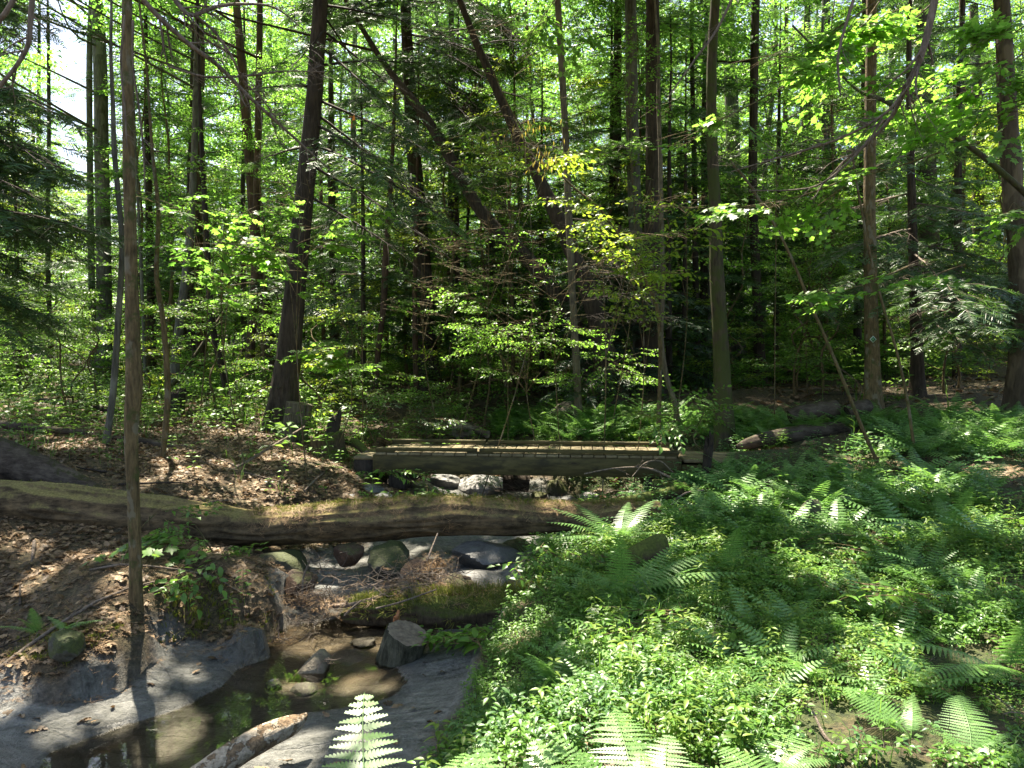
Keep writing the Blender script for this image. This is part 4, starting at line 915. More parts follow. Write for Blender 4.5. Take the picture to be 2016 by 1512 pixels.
standing('burnt_stump', 'black stump on the left bank beside the wavy sapling', 'stump', (350,770), (346,812), 32, 12.2, 'dark_wood', 5, 'dark_wood', seed=7, jag=.06)
standing('rotten_snag', 'thin broken black snag in front of the boardwalk at the right end of the footbridge', 'snag', (1396,868), (1386,975), 19, 8.6, 'dark_wood', 4, 'dark_wood', seed=8, jag=.10, flare=1.7)
standing('log_section', 'sawn log section standing tilted in the shallow pool', 'log', (803,1246), (776,1316), 88, 5.22, 'weathered_section', 8, seed=9, tilt=-.05, flare=.98, seg=48)
standing('wood_splinter', 'small broken wood splinter standing behind the sawn log section', 'stick', (781,1212), (777,1262), 13, 5.55, 'rot_wood', 0, 'rot_wood', seed=10, jag=.03, seg=10)
standing('dead_stub', 'small dark broken stub among the plants on the right slope', 'stump', (1727,1118), (1729,1150), 16, 5.6, 'dark_wood', 3, 'wood_ring', seed=12, jag=.02, seg=16)

# footbridge
A = P(738, 881, 9.25); B = P(1337, 889, 8.95); L = float(np.hypot(*(B-A)[:2])); ang = math.atan2(B[1]-A[1], B[0]-A[0]); tiltx = math.atan2(B[2]-A[2]+.0, L)
br = empty('footbridge', (A[0], A[1], A[2]), 'low wooden plank footbridge with kerb rails over the rocky brook', 'bridge')
br.rotation_euler = (0, -tiltx, ang); Wd = .95
def bpart(name, boxes, m='bridge_wood'):
    g = Geo()
    for c, d in boxes: g.box(c, d)
    o = g.build(name, m, br); md = o.modifiers.new('edge', 'BEVEL'); md.width = .004; md.segments = 1; return o
for y in (.03, Wd-.03): bpart('beam', [((L/2, y, -.200), (L, .075, .220))])
bpart('beam', [((L/2, Wd/2, -.21), (L-.1, .04, .22))])
rw = np.random.default_rng(2); bx = []; x = .004
while x < L-.06:
    w_ = min(.138, L-x); bx.append(((x+w_/2, Wd/2+rw.normal(0, .004), -.074+rw.normal(0, .0012)), (w_-.010, Wd+.03, .030))); x += w_
bpart('deck', bx, 'deck_wood')
for y, x0 in ((.035, 0), (Wd-.035, .0)):
    m_ = L*.345
    bpart('kerb_rail', [((x0+m_/2, y, -.019), (m_-.02, .088, .038))]); bpart('kerb_rail', [((m_+.02+(L-m_-.02)/2, y, -.019), (L-m_-.02, .088, .038))])
    for a, b in ((.002, .065), (.31, .395), (.62, .69), (.93, .998)): bpart('spacer_block', [(((a+b)/2*L, y, -.0475), ((b-a)*L, .084, .019))])
bpart('end_board', [((-.017, Wd/2, -.21), (.03, Wd-.04, .24))]); bpart('end_board', [((L+.017, Wd/2, -.21), (.03, Wd-.04, .24))])
for x in (.28, L-.28): bpart('support_block', [((x, Wd/2, -.41), (.2, Wd+.1, .16))], 'dark_wood')
st = empty('wooden_step', tuple(A+np.array([-.26, .12, -.44])), 'low weathered wooden step at the left end of the footbridge', 'step'); st.rotation_euler = (0, 0, ang)
for nm, c, d, m_ in (('tread', (.13, .42, .295), (.30, .86, .036), 'deck_wood'), ('riser', (.13, .0, .15), (.30, .04, .25), 'dark_wood'), ('riser', (.13, .84, .15), (.30, .04, .25), 'dark_wood')):
    g = Geo(); g.box(c, d); g.build(nm, m_, st)
bw = empty('boardwalk', tuple(B+np.array([.05, .02, 0])), 'short plank boardwalk leading off the right end of the footbridge', 'boardwalk'); bw.location.z -= .03; bw.rotation_euler = (0, R(1.5), ang+R(4))
g = Geo(); 
for q in range(3): g.box((.62, .14+q*.29, -.085), (1.2, .28, .036))
for q in range(3): g.box((1.62, .14+q*.29, -.11), (.76, .28, .036))
g.build('planks', 'deck_wood', bw); g = Geo(); g.box((1.0, .03, -.22), (2.0, .05, .18)); g.box((1.0, .86, -.22), (2.0, .05, .18)); g.build('side_beams', 'bridge_wood', bw)

# rocks
def rock(label, px, py, wp, hp, Y_=None, m='grey_rock', dep=.9, seed=0, rot=0., sharp=.28, name='rock', cat='rock', sink=.0, seg=36):
    if Y_ is None: Y_ = G(px, py+hp*.35)[1]
    c = P(px, py, Y_); rx = pr(wp, Y_); rz = pr(hp, Y_)*1.05; ry = rx*dep
    u = np.linspace(0, math.pi, seg//2+1); v = np.arange(seg)/seg*2*math.pi; U, Vv = np.meshgrid(u, v, indexing='ij')
    n = np.stack([np.sin(U)*np.cos(Vv), np.sin(U)*np.sin(Vv), np.cos(U)], -1)
    q = 1+sharp*fbm(n[..., 0]*1.3+seed*9.7, n[..., 1]*1.3, n[..., 2]*1.3+seed, seed, 2)+.10*fbm(n[..., 0]*5, n[..., 1]*5+seed, n[..., 2]*5, seed+2, 3)
    r = np.random.default_rng(seed+50)
    W = n*q[..., None]
    for k in range(15):              # chop a few flat faces
        d = unit(r.normal(0, 1, 3)*np.array([1, 1, .8])); e = W@d; lim = r.uniform(.58, .88); W = W-np.maximum(e-lim, 0)[..., None]*d*.85
    W = W.reshape(-1, 3)*np.array([rx, ry, rz]); W = W@rotm((0, 0, 1), rot).T; W[:, 2] -= sink
    i = np.arange(seg//2)[:, None]*seg; j = np.arange(seg)[None]
    g = Geo(); g.add(W+c, None, np.stack([i+j, i+seg+j, i+seg+(j+1) % seg, i+(j+1) % seg], -1).reshape(-1, 4))
    o = g.build(name, m, smooth=True, loc=c); o.data.set_sharp_from_angle(angle=R(32)); tag(o, label, cat); return o
for i, a in enumerate([
    ('round moss-covered rock beside a small fern on the left bank', 133,1272,80,60,None,'moss_cushion'),
    ('big dark greenish boulder under the long log at the left edge of the brook', 555,1122,140,90,6.75,'dark_moss_rock'),
    ('yellow-green moss-capped boulder under the middle of the long log', 768,1108,100,74,6.7,'dark_moss_rock'),
    ('mossy brown rock between the greenish boulder and the moss-capped boulder', 690,1092,70,50,6.9,'root_earth'),
    ('smooth half-sunk stone in front of the triangular rock in the pool', 600,1358,80,34,4.85,'wet_rock'),
    ('small flat tilted stone at the left edge of the pool', 537,1348,38,16,4.85,'wet_rock'),
    ('flat wet slab in the pool left of the sawn log section', 690,1296,92,20,5.35,'wet_rock'),
    ('wet dark stone touching the sawn log section on its left', 716,1264,60,18,5.6,'wet_rock'),
    ('low bleached boulder under the middle of the footbridge', 942,962,128,50,10.5,'pale_rock'),
    ('grey stone under the left part of the footbridge', 872,950,90,40,10.6,'grey_rock'),
    ('mossy stone right of the driftwood chunk under the footbridge', 1098,966,60,40,10.4,'moss_rock'),
    ('small mossy stone at the foot of the driftwood chunk', 1062,976,46,24,10.2,'moss_rock'),
    ('light stone in the brook bed below the right part of the footbridge', 1155,978,56,16,10.2,'pale_rock'),
    ('small grey stone beside the light stone in the brook bed', 1120,982,44,14,10.0,'grey_rock'),
    ('brown stone near the right bank under the footbridge', 1205,972,40,20,10.3,'brown_rock'),
    ('grey pointed stone behind the long log left of the bleached boulder', 756,985,44,30,8.4,'grey_rock'),
    ('flat grey stone in the shade behind the long log', 722,972,80,34,8.9,'wet_rock'),
    ('dark flat stone in the shade under the left end of the footbridge', 690,985,60,26,8.6,'wet_rock'),
    ('broad smooth grey slab beside the brook under the right half of the long log', 960,1092,170,56,6.9,'wet_rock'),
    ('greenish wet slab below the right half of the long log', 1020,1080,90,40,7.2,'dark_moss_rock'),
    ('dark wet step of stone below the broad grey slab', 940,1140,140,36,6.3,'wet_rock'),
    ('green mossy hump in the plants on the right slope', 1600,1010,70,60,6.6,'dark_moss_rock'),
    ('low mossy stone on the grey shelf edge right of the log section', 995,1165,60,26,6.1,'moss_rock')]):
    rock(a[0], a[1], a[2], a[3], a[4], a[5], a[6], seed=i+1, sharp=.22, rot=i*.7)
for i, a in enumerate([('brown earthy root mound behind the footbridge', 1120,812,70,48,None), ('dark overhanging earth mound behind the left half of the footbridge', 900,846,90,40,12.4), ('earthy brush mound at the far left behind the bright shrubs', 25,685,130,90,23)]):
    rock(a[0], a[1], a[2], a[3], a[4], a[5], 'brown_rock', name='earth_mound', cat='mound', seed=40+i, sharp=.4)
for i, a in enumerate([('brown clump of roots and earth at the left end of the debris', 590,1150,80,60,6.3),('brown root clump between the boulders under the long log', 830,1120,90,56,6.5),('ragged earth clump on top of the low mossy log', 800,1165,90,30,5.95),('earth clump with straw at the right of the low mossy log', 900,1150,90,40,6.1)]):
    rock(a[0], a[1], a[2], a[3], a[4], a[5], 'root_earth', name='root_clump', cat='root clump', seed=60+i, sharp=.55)
rock('black undercut earth bank below the right end of the footbridge', 1345, 1008, 120, 60, 7.9, 'hollow_shade', name='shade_mound', cat='bank', seed=70, sharp=.5)  # added mound, its black colour imitates the deep shade of the hollow
rock('black undercut hollow under the left end of the footbridge', 775, 955, 90, 30, 9.6, 'hollow_shade', name='shade_mound', cat='bank', seed=71, sharp=.4)  # added lump, blackened to read as shade below the bridge
# triangular rock in the pool
c = P(612, 1322, 5.0); k = 5.0/F
out = np.array([(-44, -16), (4, 26), (14, 27), (30, 14), (29, -16), (8, -22)])*k
g = Geo(); V = []
for y, s in ((-.04, .96), (-.02, 1), (.14, .95), (.17, .86)): V += [(x*s, y+zz*.35, zz*s) for x, zz in out]
n6 = 6; Qd = [[a*n6+i, a*n6+(i+1) % n6, (a+1)*n6+(i+1) % n6, (a+1)*n6+i] for a in range(3) for i in range(n6)]
Tr = [[0, i+1, i] for i in range(1, 5)]+[[18, 18+i, 19+i] for i in range(1, 5)]
g.add(np.array(V), Tr, Qd); g2 = Geo(); g2.add(np.array(V)+c, Tr, Qd)
tag(g2.build('rock', 'brown_rock', loc=c), 'sharp triangular rock leaning up out of the pool', 'rock')
log('driftwood_chunk', 'short grey ridged driftwood chunk lying across the bleached boulder under the footbridge', [(990,950,38,10.15),(1016,948,40,10.15),(1042,950,42,10.15)], 'dark_log', 30, .1, 8, 'dark_wood', 'wood', seed=31)

# sticks and dead branches
rs = np.random.default_rng(9)
def twiggy(g, s, n, L, r, depth=1, m=0, ang=(.4, 1.0), z=0.0):
    """side twigs off a polyline s (columns x,y,z,r)"""
    t, nn, bb = frames(s[:, :3])
    for q in range(n):
        u = r.uniform(.15, .97); k = int(u*(len(s)-1)); a = r.uniform(0, 6.28); th = r.uniform(*ang)
        side = nn[k]*math.cos(a)+bb[k]*math.sin(a); d = unit(t[k]*math.cos(th)+side*math.sin(th)+np.array([0, 0, z])); ln = L*r.uniform(.35, 1)*(1.1-.6*u)
        e = spline([s[k, :3], s[k, :3]+d*ln*.5+r.normal(0, .06*ln, 3), s[k, :3]+d*ln+r.normal(0, .12*ln, 3)], 3)
        r0 = max(.0012, s[k, 3]*.5); c = np.c_[e, np.linspace(r0, .0008, len(e))]
        tube(g, c[:, :3], c[:, 3], 4, m, cap=False)
        if depth > 0: twiggy(g, c, 4, ln*.55, r, depth-1, m, ang, z)
def stick(name, label, px, m='dead_twig', n=0, L=.3, depth=0, cat='branch', seg=7, z=0., leaves=None, group=None, per=5):
    s = spline(np.array([[*P(a, b, Y_), pr(w_, Y_)] for a, b, w_, Y_ in px]), per); b = s[0, :3].copy(); s[:, :3] -= b; g = Geo()
    tube(g, s[:, :3], s[:, 3], seg, 0, .05, int(abs(px[0][0])) % 90)
    if n: twiggy(g, s, n, L, rs, depth, z=z)
    if leaves is None:
        o = g.build(name, m, smooth=True, loc=None); o.location = tuple(b); tag(o, label, cat, group); return o
    root = empty(name, b, label, cat, group); g.build('stem', m, root, smooth=True); lg = Geo()
    lm, sp, kk, sc, out_ = leaves; u = rs.uniform(.2, 1, kk); ix = (u*(len(s)-1)).astype(int)
    p = s[ix, :3]+rs.normal(0, out_*.35, (kk, 3))*np.array([1, 1, .5]); d = unit(rs.normal(0, 1, (kk, 3))*np.array([1, 1, .2]))
    put(lg, sp, p, d, rs.uniform(.7, 1.1, kk)*sc, rs, .3); lg.build('leaves', [lm, m], root); return root
stick('dead_branch', 'long bare pinkish branch slanting down from the top left past the big leaning trunk', [(235,-60,11,4.4),(300,20,10,4.5),(370,85,9,4.6),(430,130,8,4.7),(490,190,7,4.8),(545,240,6,4.9),(600,290,4,5),(650,335,2,5.1)], 'dead_twig', 16, .42, 2)
stick('dead_branch', 'bare branch hooking right along the top edge left of the big leaning trunk', [(325,-30,9,4.2),(352,10,9,4.2),(378,30,8,4.2),(420,15,7,4.3),(470,8,6,4.4),(540,15,4,4.6),(600,60,2,4.8)], 'dead_twig', 12, .4, 2)
stick('dead_branch', 'thin bare branch hanging from the hooked branch over the upper left', [(380,28,6,4.2),(420,60,5,4.3),(455,110,5,4.3),(480,160,4,4.4),(520,200,3,4.5),(560,260,2,4.6)], 'dead_twig', 16, .38, 2)
stick('dead_branch', 'fan of fine bare twigs across the big leaning trunk', [(330,130,4,4.9),(400,150,4,4.9),(480,150,4,4.9),(560,140,3,4.9),(640,142,2,4.9)], 'dead_twig', 18, .36, 2)
stick('dead_branch', 'dark bare branch crossing the top left corner', [(66,-30,11,3.3),(60,40,10,3.3),(55,90,9,3.3),(25,140,8,3.3),(-20,190,8,3.3)], 'dead_twig', 5, .3, 1)
stick('dead_branch', 'short thick bare branch cut by the very top left corner', [(45,-40,10,3.0),(15,20,10,3.0),(-20,60,10,3.0)], 'dead_twig')
stick('dead_branch', 'thin vine-like twig dangling just right of the slim bent tree', [(262,40,5,4.6),(262,130,4,4.6),(272,200,4,4.6),(282,290,4,4.6),(285,370,2,4.6)], 'dead_twig', 5, .3, 1)
stick('dead_branch', 'thin vine-like twig dangling against the slim bent tree', [(246,30,4,4.5),(238,120,4,4.5),(246,220,4,4.5),(250,290,2,4.5)], 'dead_twig', 4, .25, 1)
stick('dead_branch', 'long dark curving bare branch descending through the upper right', [(1850,-50,15,4.6),(1832,40,14,4.6),(1810,120,12,4.6),(1780,180,10,4.7),(1755,230,8,4.8),(1710,280,7,4.9),(1660,320,5,5),(1610,375,2,5.1)], 'dead_twig', 14, .5, 2)
stick('dead_branch', 'bare branch with many fine grey twigs fanned out to the left at the right', [(1780,180,6,4.7),(1740,225,5,4.7),(1660,270,5,4.8),(1570,300,4,4.9),(1500,320,3,5),(1440,338,2,5)], 'dead_twig', 22, .45, 2)
stick('dead_branch', 'lower bare twig arching left under the fanned twigs', [(1740,235,5,4.7),(1690,300,4,4.8),(1620,360,4,4.9),(1560,374,3,5),(1475,375,2,5)], 'dead_twig', 8, .35, 1)
stick('dead_branch', 'thin dark bare branch drooping at the upper right left of the marked trunk', [(1690,-30,7,5),(1668,40,6,5),(1650,110,5,5),(1652,160,4,5),(1655,190,2,5)], 'dead_twig', 4, .3, 1)
stick('dead_branch', 'straight thin bare branch rising right past the mossy olive trunk', [(1316,190,3,6),(1370,115,4,6),(1410,60,5,6),(1450,-20,6,6)], 'dead_twig', 4, .3, 1)
stick('dead_branch', 'mossy crooked dead branch slanting across the upper right', [(2040,400,13,7),(1985,350,12,7),(1925,300,11,7),(1870,262,10,7),(1800,236,9,7),(1745,200,9,7),(1690,178,6,7.1),(1640,130,5,7.2),(1560,50,4,7.3)], 'mossy_bark', 8, .4, 1)
stick('dead_branch', 'pale thin fallen stick lying on the litter left of the footbridge', [(355,972,5,8.0),(440,935,6,8.6),(530,882,5,9.4),(600,840,4,10)], 'dead_twig', 5, .3, 1)
stick('dead_branch', 'bent pale stick over the hollow below the right end of the footbridge', [(1310,1010,4,7),(1330,985,4,7.1),(1352,970,4,7.3),(1385,965,3,7.5)], 'dead_twig')
stick('dead_branch', 'arching pale bramble in front of the right half of the footbridge', [(1150,933,3,8.3),(1210,922,3,8.3),(1275,922,4,8.2),(1330,945,5,8.1),(1375,965,5,8.0)], 'dead_twig', 8, .25, 1)
stick('dead_branch', 'thin looping bramble before the right end of the footbridge', [(1245,938,2,8.2),(1270,912,3,8.2),(1300,908,3,8.2),(1325,930,2,8.2)], 'dead_twig', 3, .2, 0)
stick('dead_branch', 'forked pale dead branch standing in the plants on the right slope', [(1860,1245,6,4.6),(1880,1200,6,4.6),(1905,1170,5,4.7),(1930,1150,3,4.8)], 'dead_twig', 7, .3, 1)
stick('dead_branch', 'bare forked twig lying at the bottom right', [(1600,1400,5,3.2),(1625,1450,6,3.1),(1660,1480,6,3.0),(1650,1510,5,2.9)], 'dead_twig', 6, .3, 1)
stick('dead_branch', 'straight pale twig standing on the debris below the long log', [(840,1105,4,6.3),(850,1080,4,6.4),(862,1050,3,6.5)], 'dead_twig')
stick('dead_branch', 'forked dry twig standing at the left end of the debris', [(595,1170,5,6.1),(598,1135,4,6.15),(612,1100,3,6.2)], 'dead_twig', 4, .15, 0)
stick('dead_branch', 'smooth curved driftwood stick lying over the debris above the pool', [(625,1193,9,5.95),(680,1192,9,5.85),(730,1180,8,5.85),(785,1160,7,5.9)], 'dead_twig', 5, .2, 0, cat='stick')
stick('dead_branch', 'thin forked driftwood twig reaching down to the pool', [(678,1212,4,5.7),(692,1198,4,5.7),(712,1182,4,5.75)], 'dead_twig', 3, .12, 0, cat='stick')
stick('dead_branch', 'long pale stick lying along the straw on the low mossy log', [(740,1198,4,5.6),(790,1185,4,5.65),(860,1160,3,5.75)], 'dead_twig', 2, .1, 0, cat='stick')
stick('dead_branch', 'pale stick leaning down the far left bank', [(68,1065,7,6.2),(64,1100,6,6.0),(62,1135,6,5.9)], 'dead_twig', cat='stick')
stick('dead_branch', 'dark stick lying by the moss-covered rock on the left bank', [(-10,1285,12,5.0),(30,1262,11,5.1),(55,1240,9,5.2)], 'dead_twig', cat='stick')
stick('dead_branch', 'thin stick slanting below the moss-covered rock', [(190,1285,7,4.9),(150,1318,6,4.75),(110,1345,6,4.7)], 'dead_twig', 2, .15, cat='stick')
stick('dead_branch', 'mossy dead bough leaning against the far trees left of the dark curving tree', [(330,770,8,14),(370,720,7,14.3),(410,660,6,14.6),(450,600,5,15)], 'mossy_bark', 6, .6, 1)
for q, a in enumerate([(40,1180),(160,1210),(90,1240),(330,1130),(420,900),(470,930),(180,930),(60,800),(560,930),(380,1000),(230,1120),(620,950),(310,955),(1800,780),(1880,760),(1580,770),(1650,780),(1750,760),(1350,790),(520,880)]):
    p = G(*a); an = rs.uniform(0, 3.14); ln = rs.uniform(.3, 1.1); dv = np.array([math.cos(an), math.sin(an)])*ln/2; g = Geo()
    xs = np.linspace(-1, 1, 6); pts = np.array([[p[0]+dv[0]*t, p[1]+dv[1]*t, 0] for t in xs]); pts[:, 2] = hz(pts[:, 0], pts[:, 1])+.02+.01*rs.random(6)
    s = np.c_[pts-p, np.linspace(1, .4, 6)*rs.uniform(.006, .018)]; tube(g, s[:, :3], s[:, 3], 6, 0, .1, q); twiggy(g, s, 3, .2, rs, 0)
    o = g.build('fallen_stick', 'dead_twig' if q % 2 else 'dark_wood', smooth=True); o.location = tuple(p); tag(o, 'dead stick lying loose on the leaf litter', 'stick', 'sticks scattered on the leaf litter')
# matted debris: nobody could count these twigs and roots
g = Geo()
def tangle(px, py, Y_, wp, hp, n, ln, m=0, rad=.004, up=.3):
    for q in range(n):
        p = P(px+rs.normal(0, wp*.3), py+rs.normal(0, hp*.3), Y_+rs.normal(0, .12)); d = unit(rs.normal(0, 1, 3)*np.array([1, .8, up])); l2 = ln*rs.uniform(.3, 1)
        e = spline([p, p+d*l2*.5+rs.normal(0, .12*l2, 3), p+d*l2+rs.normal(0, .2*l2, 3)], 3); tube(g, e, np.linspace(rad*rs.uniform(.4, 1.2), .001, len(e)), 4, m, cap=False)
for a in [(620,1175,6.0,90,36,90,.2),(700,1150,6.0,110,50,40,.3),(790,1150,5.9,90,40,110,.25),(860,1135,6.0,80,40,80,.25),(640,1125,6.2,60,50,30,.3),(600,1225,5.7,60,20,20,.2),(640,1300,5.0,16,22,14,.12),
          (1005,968,10.0,50,20,60,.35),(870,845,12.2,90,30,60,.7),(1180,974,10.2,140,16,40,.35),(30,690,22.5,130,60,120,2.),(560,1260,5.6,80,16,30,.25),(270,1290,5.0,50,20,25,.25),(110,1400,4.7,60,14,30,.2),(1330,985,8.3,80,40,40,.4),(1990,1420,3.4,60,60,20,.2)]: tangle(*a)
g.build('stick_debris', 'dead_twig', smooth=True); tag(bpy.data.objects['stick_debris'], 'matted twigs, roots and driftwood caught along the brook', 'debris', None, 'stuff')
# trail marker on the marked trunk
c = P(1719, 668, tMark['base'][1]-.17); k = tMark['base'][1]/F
tm = empty('trail_marker', c, 'small pale diamond trail marker with a dark green emblem nailed to a trunk', 'trail marker'); 
def dia(name, s, y, m, inner=None, th=.004):
    g = Geo(); o = np.array([(0, s), (s*.97, 0), (0, -s), (-s*.97, 0)]); V = [(x, yy, z) for yy in (y, y+th) for x, z in o]
    g.add(V, None, [[3, 2, 1, 0], [4, 5, 6, 7]]+[[i, (i+1) % 4, 4+(i+1) % 4, 4+i] for i in range(4)]); g.build(name, m, tm)
dia('plate', 6.8*k, 0, 'marker_pale'); dia('emblem', 4.9*k, -.003, 'marker_green', th=.003)
g = Geo(); a = np.arange(7)/7*6.28; V = [(math.cos(t)*2.4*k*(.7 if i % 2 else 1)-.6*k, -.005, math.sin(t)*2.6*k) for i, t in enumerate(a)]; V.append((-.6*k, -.005, 0)); g.add(V, [[(i+1) % 7, i, 7] for i in range(7)]); g.build('emblem_leaf', 'marker_mid', tm)
# ------------------------------------------------------------------ ferns
def frond(L, W, npair=22, near=True, arch=.5, seed=0, rise=1.0):
    """blade rising from the origin along +Z and arching toward +Y"""
    r = np.random.default_rng(seed); g = Geo(); t = np.linspace(0, 1, 12)
    rac = np.c_[np.zeros(12)+.01*np.sin(t*5), L*arch*t**1.6, L*rise*(t-.25*arch*t**2.5)]
    tube(g, rac, np.linspace(.0035, .001, 12)*(L/.6), 4, 0, cap=False); pos = []
    T_, N_, B_ = frames(rac); 
    for i in range(npair):
        u = .20+.79*(i+.5)/npair; c = np.array([np.interp(u, t, rac[:, k]) for k in range(3)]); k = int(u*11); tg = T_[k]
        v = (u-.2)/.8; w = W/2*(min(1, .55+v*2.2) if v < .22 else max(0, 1-(v-.22)/.78)**.62)*r.uniform(.92, 1.06)+.004
        for s in (1, -1):
            sd = np.array([s, 0, 0.]); nrm = unit(np.cross(sd, tg)); d = unit(sd+tg*(.28+.25*v)+nrm*r.normal(-.06*s, .06)+np.array([0, 0, -.10]))
            ax2 = unit(np.cross(nrm, d)); wd = .80*L*.8/npair*.60
            if near:
                m = max(4, int(w/.0085)); V = []; Tr = []
                for q in range(m):
                    x = (q+.2)/m; hw = wd*(1-x**1.6)*.95+.0015; o = c+d*w*x; dn = np.array([0, 0, -.12*w*x*x]); st = w/m
                    for e in (1, -1):
                        b = len(V); V += [o+dn, o+d*st*1.05+dn, o+d*st*1.15+ax2*e*hw+dn, o+d*st*.35+ax2*e*hw*.72+dn]; Tr.append([b, b+1, b+2, b+3] if e > 0 else [b+3, b+2, b+1, b])
                g.add(V, None, Tr)
            else:
                g.add([c-ax2*wd*.5, c+ax2*wd*.5, c+d*w*.5+ax2*wd*.7+(0, 0, -.02*w), c+d*w*.5-ax2*wd*.7+(0, 0, -.02*w), c+d*w+(0, 0, -.1*w)], [[3, 2, 4]], [[0, 1, 2, 3]])
    return g
FR_NEAR = [frond(.62, .26, 19, True, [.35, .55, .45][i], i) for i in range(3)]
FR_ARCH = [frond(.60, .22, 22, True, .9, 10+i, .75) for i in range(2)]
def mesh_of(g, name, m):
    o = g.build(name, m); me = o.data; bpy.data.objects.remove(o); return me
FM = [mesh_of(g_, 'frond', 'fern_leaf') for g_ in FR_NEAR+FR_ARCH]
rfn = np.random.default_rng(17)
def fern(label, px, py, Y_, fronds, group=None, onground=True):
    """fronds: list of (kind, azimuth deg, tilt deg, scale)"""
    c = P(px, py, Y_); c[2] = float(hz(c[0], c[1])) if onground else c[2]
    root = empty('fern', c, label, 'fern', group)
    for k, az, tl, s in fronds:
        o = bpy.data.objects.new('frond', FM[k]); COL.objects.link(o); o.parent = root
        o.rotation_euler = (-R(tl), 0, -R(az)); o.scale = (s, s, s)
    return root
def front(label, tipx, tipy, Y_, wide, k=0, az=180, tl=4, extra=True):
    """a fern whose tallest frond ends at the given pixel"""
    tip = P(tipx, tipy, Y_); s = wide*1.2/F*Y_/.26; h = float(hz(tip[0], tip[1])); need = tip[2]-h; tl = tl+40; az = az-180; Ls = max(.5, need/(.565*math.cos(R(tl+8))))
    fl = [(k, az, tl, Ls)]
    if extra:
        for q in range(4): fl.append((3+q % 2, az+rfn.choice([-1, 1])*rfn.uniform(35, 80), rfn.uniform(0, 20), Ls*rfn.uniform(.6, .85)))
    by = tip[1]-.60*Ls*math.sin(R(tl+10))*math.cos(R(az)); bx_ = tip[0]-.60*Ls*math.sin(R(tl+10))*math.sin(R(az)); root = empty('fern', (bx_, by, float(hz(bx_, by))), label, 'fern')
    for kk, a, t_, s_ in fl:
        o = bpy.data.objects.new('frond', FM[kk]); COL.objects.link(o); o.parent = root; o.rotation_euler = (-R(t_), 0, -R(a)); o.scale = (s*1.25 if kk < 3 else s_, s_, s_)
front('tall white-lit fern standing alone before the dark rock at the bottom centre', 722, 1378, 2.75, 140, 0, 172, 2)
front('second fern right of the tall lone fern, half in shade', 905, 1408, 2.9, 95, 1, 190)
front('white-lit fern low at the bottom, right of the half-shaded fern', 955, 1438, 2.6, 135, 2, 178)
front('white-lit fern at the bottom centre between two taller ones', 1070, 1428, 2.7, 110, 0, 165)
front('narrow pointed bright fern left of the widest white-lit fern', 1155, 1396, 2.8, 95, 1, 185)
front('widest white-lit fern, reaching highest in the bottom right centre', 1222, 1362, 3.0, 115, 2, 182)
front('feathery fern in the light just left of the bottom centre ferns', 840, 1488, 2.45, 120, 1, 160)
front('bright fern cut by the bottom edge right of centre', 1320, 1425, 2.8, 105, 0, 200)
front('bright fern spreading over the bottom edge right of centre', 1450, 1440, 2.8, 110, 2, 150)
front('bright low fern in front of the bare forked twig', 1560, 1415, 3.1, 90, 1, 215)
front('pale green fern in the light at the lower right', 1680, 1360, 3.3, 90, 0, 140)
front('blue-green shaded fern near the right bottom corner', 1900, 1410, 3.1, 80, 1, 205, -12)
front('small bright fern tucked between the low fern and the bottom centre fern', 1010, 1462, 2.6, 100, 1, 195)
front('sunlit fern low at the bottom edge under the narrow pointed fern', 1140, 1455, 2.6, 110, 2, 170)
front('sunlit fern low at the bottom edge right of the widest fern', 1268, 1440, 2.65, 110, 0, 188)
front('bright fern at the bottom edge between the two right centre ferns', 1385, 1450, 2.65, 105, 1, 176)
front('green fern with straight ladder-like frond in the middle of the plants', 1208, 1128, 5.0, 92, 0, 185, 0)
fern('fern with two long fronds arching right in the middle of the plants', 1230, 1270, 4.9, [(3, 75, 10, 1.15), (4, 95, 18, 1.25), (3, 60, 0, 1.0), (4, 250, 10, .9), (0, 200, 5, .9), (3, 300, 10, .8)])
fern('big light green fern clump standing before the right end of the long log', 1215, 1100, 6.3, [(3, 270, 12, 0.98), (4, 290, 5, 1.01), (3, 70, 14, 0.98), (4, 45, 2, 1.01), (4, 180, 3, 0.86), (3, 150, 8, 0.86), (4, 20, 4, 0.94), (3, 110, 20, 0.98), (4, 235, 16, 0.86), (3, 205, 12, 0.78), (3, 320, 2, 0.94), (4, 255, 22, 0.94), (3, 90, 0, 1.01)])
fern('light fern clump right of the short mossy log', 1320, 1110, 6.0, [(3, 80, 12, .8), (4, 20, 5, .8), (3, 180, 6, .8), (3, 270, 14, .8), (4, 130, 8, .8), (4, 220, 4, .7)])
fern('small dark fern beside the moss-covered rock on the left bank', 78, 1300, 4.9, [(0, 170, 5, .42), (3, 90, 24, .5), (3, 250, 10, .4), (1, 200, 8, .36)])
fern('small fern just below the moss-covered rock', 130, 1370, 4.7, [(3, 80, 16, .36), (3, 120, 6, .36), (4, 300, 10, .3)])
fern('fern spreading flat blue-green fronds right of the middle plants', 1430, 1150, 5.4, [(3, 80, 20, 1.0), (4, 110, 24, 1.0), (3, 250, 16, .9), (0, 180, 8, .8), (4, 30, 10, .9)])
fern('yellow-green fern on the right slope below the path', 1870, 1070, 5.9, [(3, 80, 16, 1.0), (4, 265, 14, 1.0), (0, 180, 6, .9), (3, 120, 18, .9), (4, 230, 20, .9), (3, 20, 4, .9)])
fern('shaded fern at the right edge below the path', 1985, 1330, 3.7, [(3, 250, 22, 1.0), (4, 280, 18, 1.0), (3, 220, 12, .9), (0, 180, 6, .9)])
